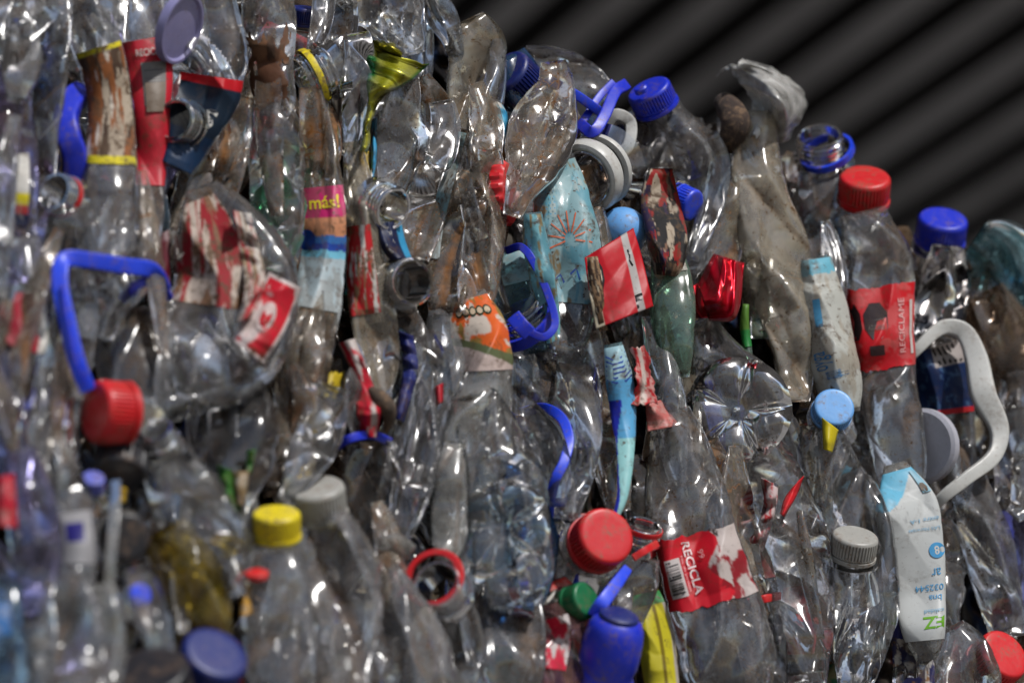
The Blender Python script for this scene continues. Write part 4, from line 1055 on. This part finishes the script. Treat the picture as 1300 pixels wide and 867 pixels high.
t = sheet('label_scrap', [(552, 492), (554, 516)], [(562, 486), (562, 510)], bands([(1, s2l(180, 20, 40))]), 'print', None, -.026)
tag(t, 'tiny crimson label chip beside the orange label bottle', 'label scrap')
t = sheet('label_scrap', [(412, 474), (408, 504)], [(436, 472), (426, 506)], blot(s2l(196, 170, 40), [(.55, s2l(110, 90, 30), 3)], 125, 5), 'print', None, -.03, amp=1.6, tear=.2, ragged=8)
tag(t, 'ragged yellow label tuft left of the crimson shreds', 'label scrap')
t = thing('dirt_clump', 'black clump of dirt at the end of the crimson label', 'dirt clump', at(484, 510, -.03))
strap('clump', [(470, 494, -.030), (484, 508, -.036), (494, 526, -.032), (490, 548, -.022)], 22, 20, 'twig', t, round_=True, taper=[.4, 1, 1.1, .7, .3])
t = thing('carry_strap', 'dark blue strap lying flat below the crimson label', 'strap', at(450, 555, -.01))
strap('strap_band', [(424, 568, -.010), (446, 556, -.024), (472, 552, -.020), (494, 560, -.008)], 11, 7, 'blue', t)
b = bottle('clear bottle with sharp bright folds at the lower centre left', [(424, 490, 14), (412, 530, 30), (394, 575, 28), (374, 615, 18), (362, 640, 8)], -.032, 'crisp', th=.014, roll=.3)
b = bottle('dark brown stained bottle behind the bright folds', [(366, 470, 34), (360, 520, 36), (352, 570, 30), (340, 620, 18)], .008, 'brown')
b = bottle('yellow brown bottle sliver beside the bright folds', [(398, 560, 6), (388, 590, 12), (374, 620, 12), (364, 640, 5)], -.012, 'yellowish', th=.006)
b = bottle('smoky folded bottle left of the pleated strands', [(470, 560, 30), (470, 610, 40), (476, 660, 34), (482, 700, 16)], -.006, 'dark', roll=.2, cr=1.2)

# ================================================================== LEFT, blurred
b = bottle('large clear bottle with a torn white and red label', [(256, 236, 20), (276, 290, 60), (296, 360, 82), (286, 430, 84), (262, 480, 60), (244, 512, 24)], -.016, 'clear', th=.028, cr=.6, roll=.1, wob=.05)
b.label(b.root, 250, 392, lambda u, v: blot(s2l(150, 26, 36), [(.44, s2l(196, 180, 166), 2), (.62, s2l(140, 104, 78), 7)], 131, 9, .05, .28)(u, v), -.92, .35, 'paper', tear=.32)
t = sheet('label_scrap', [(342, 346, 0), (318, 390, 0), (294, 432, 0)], [(382, 366, 0), (362, 418, -.006), (334, 462, -.004)], lambda u, v: np.where((np.abs(u - .5) < .42)[..., None] & (np.abs(v - .5) < .46)[..., None], blot(s2l(200, 30, 48), [(.58, s2l(206, 190, 186), 3)], 137, 3)(u, v), np.array(s2l(204, 190, 186))), 'print', None, -.048, amp=.7,
          prints=[ngon(.45, .52, .22, .2, 20, s2l(210, 190, 186)), ngon(.45, .52, .13, .12, 20, s2l(196, 30, 46))])
tag(t, 'loose red label corner with a white border on the large clear bottle', 'label scrap')
t = sheet('label_scrap', [(296, 268), (306, 320), (310, 372), (300, 410)], [(318, 272), (330, 320), (336, 360), (318, 404)], blot(s2l(204, 194, 184), [(.55, s2l(180, 60, 66), 3), (.64, s2l(150, 126, 100), 7)], 141, 9, .05, .25), 'paper', None, -.050, amp=2.2, tear=.12)
tag(t, 'curled white underside of the torn label on the large bottle', 'label scrap')
t = thing('carry_strap', 'blue plastic bail handle bent above the red ribbed cap', 'strap', at(120, 400, -.03))
strap('handle_loop', [(112, 496, -.030), (98, 460, -.034), (86, 410, -.036), (76, 356, -.036), (82, 330, -.036), (110, 330, -.036), (160, 338, -.036), (190, 342, -.034), (200, 352, -.030), (206, 366, -.020)], 21, 9, 'brightblue', t, n=110)
strap('handle_rib', [(110, 490, -.035), (97, 460, -.038), (86, 410, -.040), (79, 362, -.040)], 5, 6, 'blue', t, n=60)
strap('handle_ring', [(156, 380, -.012), (168, 366, -.022), (186, 358, -.026), (204, 364, -.020), (214, 378, -.010)], 12, 9, 'blue', t)
b = bottle('clear bottle with a red ribbed cap pointing left under the blue bail handle', [(176, 522, 30), (200, 518, 24), (240, 508, 20), (290, 496, 16), (330, 478, 10)], -.016, 'crisp', th=.02, cr=.9)
cap(b.root, 140, 524, 41, (-.80, .08, .60), -.030, 'red')
b = bottle('smoky arched bottle base below the blue bail handle', [(166, 388, 20), (166, 420, 38), (166, 470, 44), (170, 520, 34)], -.004, 'dark', th=.02, cr=.5)
b = bottle('sparkling crumpled bottle above the blue bail handle', [(160, 250, 14), (154, 300, 34), (150, 350, 40), (132, 390, 30), (124, 430, 16)], -.014, 'crisp', cr=1.4, th=.016)
b = bottle('maroon tinted bottle behind the blue bail handle', [(196, 280, 18), (192, 330, 26), (190, 380, 24)], .014, 'pinkish')
b.label(b.root, 290, 370, bands([(1, s2l(90, 20, 36))]), -.98, .98, 'print')
t = sheet('label_scrap', [(20, 372), (8, 412), (6, 436)], [(48, 372), (60, 428), (56, 452)], lambda u, v: np.where((u > .82)[..., None], np.array(WHITE), np.array(s2l(150, 24, 44))), 'print', None, -.026, amp=.8)
tag(t, 'red triangular label piece with a white edge at far left', 'label scrap')
b = bottle('grey clear bottle behind the red triangular label', [(28, 300, 22), (34, 360, 30), (40, 430, 32), (44, 500, 30), (40, 560, 20)], -.010, 'clear2', roll=.2)
b = bottle('hazy clear bottle left of the blue bail handle', [(92, 280, 16), (98, 340, 22), (104, 410, 22), (96, 470, 20), (84, 540, 14)], -.008, 'clear2', roll=-.3)
b = bottle('clear bottle at the left edge level with the red cap', [(-4, 440, 22), (0, 500, 30), (8, 570, 30), (10, 640, 24)], -.016, 'violet', roll=.2)
b = bottle('clear bottle strip running down beside the red cap', [(66, 470, 18), (70, 530, 26), (72, 590, 26), (78, 650, 18)], -.018, 'clear', roll=.3)
b = bottle('ribbed grey bottle under the large clear bottle', [(300, 480, 30), (296, 530, 58), (290, 590, 56), (286, 640, 26)], -.004, 'dark', th=.024)
b = bottle('clear bottle neck poking out right of the red ribbed cap', [(196, 540, 18), (206, 560, 24), (222, 590, 30), (236, 620, 20)], -.024, 'clear', th=.018)
neck(b.root, 198, 545, 21, (-.25, .75, .60), -.034, 'neck')
b = bottle('sparkling crumpled clear bottle at the lower left', [(206, 580, 24), (236, 630, 48), (262, 684, 50), (284, 730, 30), (296, 760, 10)], -.036, 'crisp', th=.022, cr=1.5)
b = bottle('yellow tinted bottle crushed under the sparkling one', [(206, 670, 30), (232, 720, 44), (250, 770, 44), (262, 820, 34)], -.022, 'yellowish', th=.014)
t = sheet('leaf_scrap', [(276, 590), (282, 620), (298, 652)], [(292, 596), (302, 624), (304, 656)], bands([(1, s2l(50, 110, 40))], .3, s2l(80, 70, 40)), 'print', None, -.046, amp=2)
tag(t, 'green leafy scrap right of the sparkling bottle', 'leaf')
t = sheet('leaf_scrap', [(314, 572), (312, 598)], [(324, 570), (318, 602)], bands([(1, s2l(60, 130, 50))], .2), 'print', None, -.040, amp=2)
tag(t, 'small bright green leaf tip above the yellow cap', 'leaf')
t = sheet('label_scrap', [(296, 600), (300, 640)], [(316, 598), (310, 642)], bands([(1, s2l(150, 126, 92))], .4), 'paper', None, -.040, amp=1.5)
tag(t, 'tan paper scrap next to the green leafy scrap', 'label scrap')
b = bottle('grey hazy bottle with a yellow screw cap', [(350, 690, 30), (350, 730, 42), (352, 790, 46), (356, 860, 46), (356, 900, 24)], -.034, 'clear2', th=.028, cr=.5)
cap(b.root, 351, 666, 31, (.02, .95, .30), -.040, 'yellow')
b = bottle('broad hazy bottle with a milky white cap', [(402, 656, 34), (420, 700, 54), (428, 760, 58), (430, 830, 54), (430, 900, 34)], -.026, 'clear2', th=.028, cr=.7, wob=.12)
cap(b.root, 402, 636, 38, (-.08, .93, .36), -.030, 'offwhite')
t = thing('bottle_ring', 'small red cap edge left of the hazy yellow capped bottle', 'cap', at(326, 728, -.04))
lathe('ring', [(0, .2), (.85, .2), (1, .1), (1, -.3), (.8, -.4)], 326, 728, 15, (0, .95, .3), -.044, 'red', t)
t = sheet('label_scrap', [(306, 742), (304, 784)], [(318, 744), (320, 778)], bands([(1, s2l(190, 140, 40))], .3), 'print', None, -.040, amp=1.5, tear=.1)
tag(t, 'orange yellow scrap below the small red cap edge', 'label scrap')
t = thing('capped_bottle', 'bottle with a dark blue wide cap at the bottom left', 'bottle', at(272, 836, -.05))
cap(t, 268, 840, 44, (.42, .72, .55), -.046, 'navy', tall=.8)
t = thing('capped_bottle', 'bottle with a black wide cap beside the dark blue one at the bottom', 'bottle', at(196, 860, -.05))
cap(t, 192, 868, 52, (-.1, .85, .5), -.050, 'black', tall=.8)
t = thing('capped_bottle', 'bottle with a black ribbed cap below the red ribbed cap', 'bottle', at(155, 588, -.02))
cap(t, 154, 590, 34, (.0, -.75, .66), -.014, 'black', ribs=26)
t = thing('capped_bottle', 'bottle with a dark round cap facing out at the lower left', 'bottle', at(166, 680, -.02))
cap(t, 160, 682, 30, (.35, .1, .93), -.024, 'black', tall=.6)
t = thing('capped_bottle', 'bottle with a small blue and white cap above the cloudy stick', 'bottle', at(118, 612, -.03))
cap(t, 118, 612, 15, (.2, .8, .55), -.036, solid('blue_white_cap', s2l(96, 104, 190)), ribs=24)
t = thing('paint_stick', 'cloudy plastic stick standing upright at lower left', 'stick', at(143, 670, -.05))
strap('stick', [(147, 612, -.044), (146, 650, -.048), (142, 700, -.048), (138, 750, -.042)], 14, 8, 'milky', t)
t = sheet('label_scrap', [(150, 618), (150, 636)], [(160, 620), (158, 638)], bands([(1, s2l(210, 170, 40))]), 'print', None, -.046)
tag(t, 'yellow scrap at the top of the cloudy stick', 'label scrap')
t = sheet('label_scrap', [(112, 636), (112, 656)], [(126, 640), (128, 656)], bands([(1, s2l(150, 104, 30))], .3), 'print', None, -.034)
tag(t, 'mustard scrap below the small blue and white cap', 'label scrap')
b = bottle('hazy clear bottle with a tiny blue square print at lower left', [(84, 590, 16), (92, 640, 26), (98, 700, 28), (98, 760, 20)], -.030, 'clear2', roll=.2)
b.label(b.root, 650, 716, lambda u, v: np.where(((np.abs(u - .45) < .28) & (np.abs(v - .4) < .18))[..., None], np.array(s2l(36, 30, 110)), np.array(s2l(150, 148, 150))), -.7, .8, 'printclean', tear=.1)
b = bottle('violet grey bottle at lower left with a bright rim', [(26, 570, 20), (34, 620, 32), (46, 690, 34), (48, 750, 24), (44, 780, 12)], -.034, 'violet', th=.02)
t = sheet('label_scrap', [(-6, 606), (-4, 668)], [(18, 602), (22, 670)], bands([(1, s2l(190, 26, 50))], .15), 'print', None, -.040, amp=.6)
tag(t, 'plain red label at the left edge below the middle', 'label scrap')
b = bottle('wide grey bottle standing at the bottom left', [(82, 730, 24), (90, 780, 44), (92, 840, 48), (92, 900, 30)], -.044, 'clear2', th=.028, cr=.6)
b = bottle('grey bottle strip right of the wide bottom left one', [(132, 740, 12), (136, 790, 22), (134, 850, 24), (132, 900, 14)], -.046, 'milky', th=.016)
b = bottle('clear folded bottle over the dark blue wide cap', [(172, 720, 14), (184, 760, 24), (198, 800, 22), (206, 840, 12)], -.044, 'crisp', cr=1.4)
t = thing('capped_bottle', 'bottle with a glossy bright blue cap edge under clear folds at lower left', 'bottle', at(178, 755, -.03))
cap(t, 176, 756, 15, (.5, .3, .8), -.034, 'brightblue', ribs=24)
b = bottle('blue striped bottle in the bottom left corner', [(6, 740, 20), (4, 790, 26), (10, 850, 26), (14, 900, 16)], -.038, 'blueish', th=.018)
b.label(b.root, 764, 806, bands([(1, s2l(40, 100, 160))], .2), -.98, .4, 'print')
b = bottle('grey bottle between the two bottom left ones', [(48, 790, 16), (46, 830, 24), (44, 900, 24)], -.036, 'clear', th=.018)
b = bottle('smoky bottle behind the cloudy stick', [(176, 620, 20), (182, 680, 30), (180, 740, 30)], -.004, 'dark')

# ================================================================== narrow pleats: bottles crushed edge-on between the others
NEAR = [(o['label'], np.array(o['_o'])) for o in COL.objects if o.parent is None and 'label' in o.keys()]
KEEP = [(790, 350, 62), (765, 684, 52), (885, 720, 62), (137, 525, 60), (936, 522, 80), (1115, 410, 62), (1095, 245, 45), (1195, 290, 45), (910, 365, 50), (350, 668, 45), (402, 636, 48), (553, 738, 50), (520, 358, 42), (490, 258, 40),
        (410, 300, 60), (605, 425, 50), (690, 380, 55), (790, 540, 50), (780, 800, 60), (500, 100, 60), (720, 290, 55), (1150, 700, 60), (1220, 470, 80), (760, 200, 60), (340, 400, 60), (130, 340, 70), (190, 130, 70), (140, 130, 60), (828, 124, 42),
        (842, 280, 50), (1060, 520, 40), (265, 140, 50), (240, 40, 50), (850, 400, 30), (1085, 690, 40), (960, 130, 60), (1265, 835, 60), (1170, 570, 50), (1010, 300, 50), (990, 400, 45), (1045, 180, 50), (270, 836, 50), (400, 95, 40)]
rp = random.Random(5)
used = set(); n_ = 0; tries = 0; spots = []
while n_ < 30 and tries < 4000:
    tries += 1
    px = rp.uniform(10, 1270); py = rp.uniform(30, 840); hl = rp.uniform(50, 120)
    top = np.interp(px, [560, 640, 740, 850, 960, 1010, 1060, 1130, 1200, 1400], [30, 90, 140, 150, 180, 220, 240, 300, 340, 370]) if px > 540 else -80
    if py - hl < top or any(abs(px - k[0]) < k[2] * .8 and abs(py - k[1]) < k[2] * .7 + hl * .7 for k in KEEP):
        continue
    if any(abs(px - q[0]) < 24 and abs(py - q[1]) < 110 for q in spots):
        continue
    spots.append((px, py)); n_ += 1
    lean = .05 + .22 * (px - 500) / 700 + rp.gauss(0, .12); bow = rp.uniform(-12, 12); hw = rp.uniform(9, 22)
    pt = at(px, py, -.02)
    lab, d = min(((l, np.linalg.norm(pt - q)) for l, q in NEAR if l not in used and len(l.split()) <= 10), key=lambda z: z[1])
    used.add(lab)
    bottle('narrow pleated bottle next to the ' + lab, [(px - lean * hl, py - hl, hw * .45), (px - lean * hl * .4 + bow, py - hl * .4, hw), (px + lean * hl * .4 + bow, py + hl * .35, hw * rp.uniform(.8, 1.2)), (px + lean * hl, py + hl, hw * .5)],
           rp.uniform(-.034, -.016), rp.choice(['clear', 'crisp', 'clear2', 'crisp', 'rusty', 'rusty']), roll=rp.choice([-1, 1]) * rp.uniform(.5, 1.0), th=rp.uniform(.005, .010), cr=1.2, raw=True, spread=.3, nv=56,
           group='narrow pleated bottles between the others')

# ================================================================== deeper bottles, seen through the gaps
NEAR = [(o['label'], np.array(o['_o'])) for o in COL.objects if o.parent is None and 'label' in o.keys()]
CREST = [(-200, -80), (500, -60), (560, 20), (640, 84), (740, 130), (850, 140), (960, 130), (1010, 200), (1060, 220), (1130, 270), (1200, 320), (1400, 350)]
rg = random.Random(11)
mats = ['clear', 'crisp', 'rusty', 'tan', 'clear', 'clear2', 'brown', 'dark', 'violet', 'rusty', 'blueish', 'clear', 'brown', 'deepblue', 'brown', 'crisp']
used = set()
for gy in range(-40, 960, 112):
    for gx in range(-40, 1380, 84):
        px = gx + rg.uniform(-22, 22) + (42 if ((gy + 40) // 112) % 2 else 0); py = gy + rg.uniform(-30, 30)
        top = np.interp(px, [c[0] for c in CREST], [c[1] for c in CREST])
        hl = rg.uniform(56, 88)
        if py - hl < top + 8:
            py = top + 10 + hl
            if rg.random() < .4:
                continue
        hw = rg.uniform(20, 34); a = rg.gauss(0, .28)
        dx, dy = math.sin(a) * hl, math.cos(a) * hl
        off = rg.uniform(.020, .062)
        pt = at(px, py, off)
        lab, d = min(((l, np.linalg.norm(pt - q)) for l, q in NEAR if l not in used), key=lambda z: z[1])
        used.add(lab)
        wl = lab.split()
        short = lab if len(wl) <= 11 else ' '.join(wl[:11])
        m = rg.choice(mats)
        b = bottle('deeper crushed bottle behind the ' + short, [(px - dx, py - dy, hw * .5), (px - dx * .4, py - dy * .4, hw), (px + dx * .4, py + dy * .4, hw * rg.uniform(.8, 1.1)), (px + dx, py + dy, hw * .55)], off, m,
                   group='bottles pressed deeper in the bale', roll=rg.uniform(-.5, .5), th=.012, nv=36, step=5)
        if rg.random() < .22:
            c = rg.choice([RED, NAVYI, s2l(170, 168, 160), BLUEI, s2l(30, 90, 60), s2l(170, 130, 40), TEALI])
            b.label(b.root, py - hl * .35, py + hl * .35, bands([(1, c)], .3, TANI, rg.randint(0, 99)), -.98, .98, 'print', tear=.2, nu=24, nv=20)

# the packed mass further in: nobody could count it
n, m = 170, 240
V = []; C = []
gx = np.linspace(-120, 1440, m); gv = np.linspace(0, 1, n)
X, Vv = np.meshgrid(gx, gv)
topy = np.interp(X, [c[0] for c in CREST], [c[1] for c in CREST]) + 24
Y = topy + (1000 - topy) * Vv
rid, _ = folds(X * .0005, Y * .0005, 77, n=9, lam=(.012, .06), spread=.6)
Z = depth(X, Y) + .085 - rid * 3.0 - .02 * fbm(X * .02, Y * .008, 5, 3)
front = w(X, Y, Z)
bk = w(X, Y, depth(X, Y) + .45)
cell = np.floor(X / 26 + 1.4 * fbm(X * .02, Y * .012, 3, 3) * 3) * 17 + np.floor(Y / 90 + 2 * fbm(X * .03, Y * .01, 8, 2))
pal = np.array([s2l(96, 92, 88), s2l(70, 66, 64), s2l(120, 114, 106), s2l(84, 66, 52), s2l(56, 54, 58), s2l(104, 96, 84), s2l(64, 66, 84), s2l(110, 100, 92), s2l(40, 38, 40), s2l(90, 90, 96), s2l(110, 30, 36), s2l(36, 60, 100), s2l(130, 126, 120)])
pal = pal * .55  # whole palette darkened to stand in for shade deep in the bale
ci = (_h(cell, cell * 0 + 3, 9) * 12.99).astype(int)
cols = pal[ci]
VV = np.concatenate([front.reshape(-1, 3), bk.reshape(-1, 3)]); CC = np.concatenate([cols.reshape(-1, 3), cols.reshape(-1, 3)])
F = grid_faces(n, m)
N = n * m
F += [tuple(N + k for k in f[::-1]) for f in grid_faces(n, m)]
for j in range(m - 1):
    F.append((j + 1, j, N + j, N + j + 1)); a = (n - 1) * m + j; F.append((a, a + 1, N + a + 1, N + a))
for i in range(n - 1):
    a = i * m; F.append((a, a + m, N + a + m, N + a)); a = i * m + m - 1; F.append((a + m, a, N + a, N + a + m))
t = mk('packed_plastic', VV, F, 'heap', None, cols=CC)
tag(t, 'dense mass of crushed plastic packed deeper inside the bale', 'plastic bale', kind='stuff')

# ================================================================== corrugated roof behind and above
def roof():
    zr = 1.5 + 3.0
    d = np.array([.51, -.86]); d /= np.linalg.norm(d); p = np.array([-d[1], d[0]])
    pitch = .172; amp = .06
    prof = [(0, 0), (.46, 0), (.54, 1), (.92, 1)]
    us = []
    for k in range(-60, 70):
        us += [((k + a) * pitch, h * amp) for a, h in prof]
    ls = np.linspace(-16, 16, 12)
    V = []
    for l in ls:
        for u, h in us:
            xy = np.array([.5, 6.5]) + d * l + p * u
            V.append((xy[0], xy[1], zr + h))
    V = np.array(V)
    nU = len(us)
    keep = np.ones((len(ls) - 1, nU - 1), bool)
    m_, nt = new_mat('galvanised_roof_sheet')
    L = nt.links.new
    tc = nd(nt, 'ShaderNodeTexCoord')
    n1 = noise(nt, tc.outputs['Object'], 1.6, 5, .6)
    pr = nd(nt, 'ShaderNodeBsdfPrincipled'); pr.inputs['Metallic'].default_value = .15
    L(mixc(nt, ramp(nt, n1, .35, .7), (.74, .715, .71), (.40, .385, .38)), pr.inputs['Base Color']); pr.inputs['Roughness'].default_value = .55
    o = nd(nt, 'ShaderNodeOutputMaterial'); L(pr.outputs[0], o.inputs[0])
    V = V[(V[:, 1] > -99)]
    o = mk('corrugated_roof', V, grid_faces(len(ls), nU), m_, None, smooth=False)
    o.data.materials.append(solid('shaded_roof_rib', (.018, .017, .018), .9, .1))  # near-black recesses stand in for the shade between the pale pans
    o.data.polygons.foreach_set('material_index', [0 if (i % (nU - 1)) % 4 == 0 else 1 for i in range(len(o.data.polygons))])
    # cut the sheet off along the open front of the shed
    import bmesh
    bm = bmesh.new(); bm.from_mesh(o.data)
    bmesh.ops.bisect_plane(bm, geom=bm.verts[:] + bm.edges[:] + bm.faces[:], plane_co=Vector((0, ROOF_Y, 0)) - o.location, plane_no=(0, -1, 0), clear_outer=True)
    bm.to_mesh(o.data); bm.free()
    tag(o, 'metal roof with pale pans and shade-coloured ribs high behind the bale, out of focus', 'roof', kind='structure')


g = mk('bounce_ground', [(-15, -12, 0), (15, -12, 0), (15, 14, 0), (-15, 14, 0)], [(0, 1, 2, 3)], solid('bounce_ground_grey', (.22, .215, .21), .9, .4, .3), None)  # out of view; added to bounce sunlight up onto the roof
tag(g, 'unseen grey ground added below the bale to bounce light', 'ground', kind='structure')
ROOF_Y = 0.05  # unseen overhang reaches forward to shut out overhead sky light
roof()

# ================================================================== light
wd = bpy.data.worlds.new('World'); SC.world = wd; wd.use_nodes = True
nt = wd.node_tree
bg = nt.nodes['Background']
sky = nt.nodes.new('ShaderNodeTexSky'); sky.sky_type = 'NISHITA'; sky.sun_disc = False
EL, AZ = math.radians(46), math.radians(142)          # azimuth clockwise from +Y (away from the viewer)
sky.sun_elevation = EL; sky.sun_rotation = AZ
nt.links.new(sky.outputs[0], bg.inputs[0]); bg.inputs[1].default_value = .095
sl = bpy.data.lights.new('sun', 'SUN'); sl.energy = 3.3; sl.angle = math.radians(1.5); sl.color = (1, .975, .945)
so = bpy.data.objects.new('sun', sl); COL.objects.link(so)
sd = Vector((math.sin(AZ) * math.cos(EL), math.cos(AZ) * math.cos(EL), math.sin(EL)))
so.rotation_euler = (-sd).to_track_quat('-Z', 'Y').to_euler(); so.location = (2, -2, 5)

# ================================================================== camera
cd = bpy.data.cameras.new('camera'); cam = bpy.data.objects.new('camera', cd); COL.objects.link(cam)
cam.location = CAM; cam.rotation_euler = (math.pi / 2 + PITCH, 0, 0)
cd.lens = LENS; cd.sensor_width = SENSOR; cd.clip_start = .05; cd.clip_end = 200
cd.dof.use_dof = True; cd.dof.focus_distance = FOCUS - .01; cd.dof.aperture_fstop = 4.3
SC.camera = cam
SC.view_settings.view_transform = 'Standard'; SC.view_settings.look = 'None'; SC.view_settings.gamma = 1; SC.view_settings.exposure = 0.08
c = SC.cycles
c.max_bounces = 8; c.diffuse_bounces = 3; c.glossy_bounces = 4; c.transmission_bounces = 6; c.transparent_max_bounces = 24
c.caustics_reflective = False; c.caustics_refractive = False; c.sample_clamp_indirect = 5; c.sample_clamp_direct = 7; c.use_denoising = True
for o in list(COL.objects):
    if '_o' in o.keys():
        del o['_o']
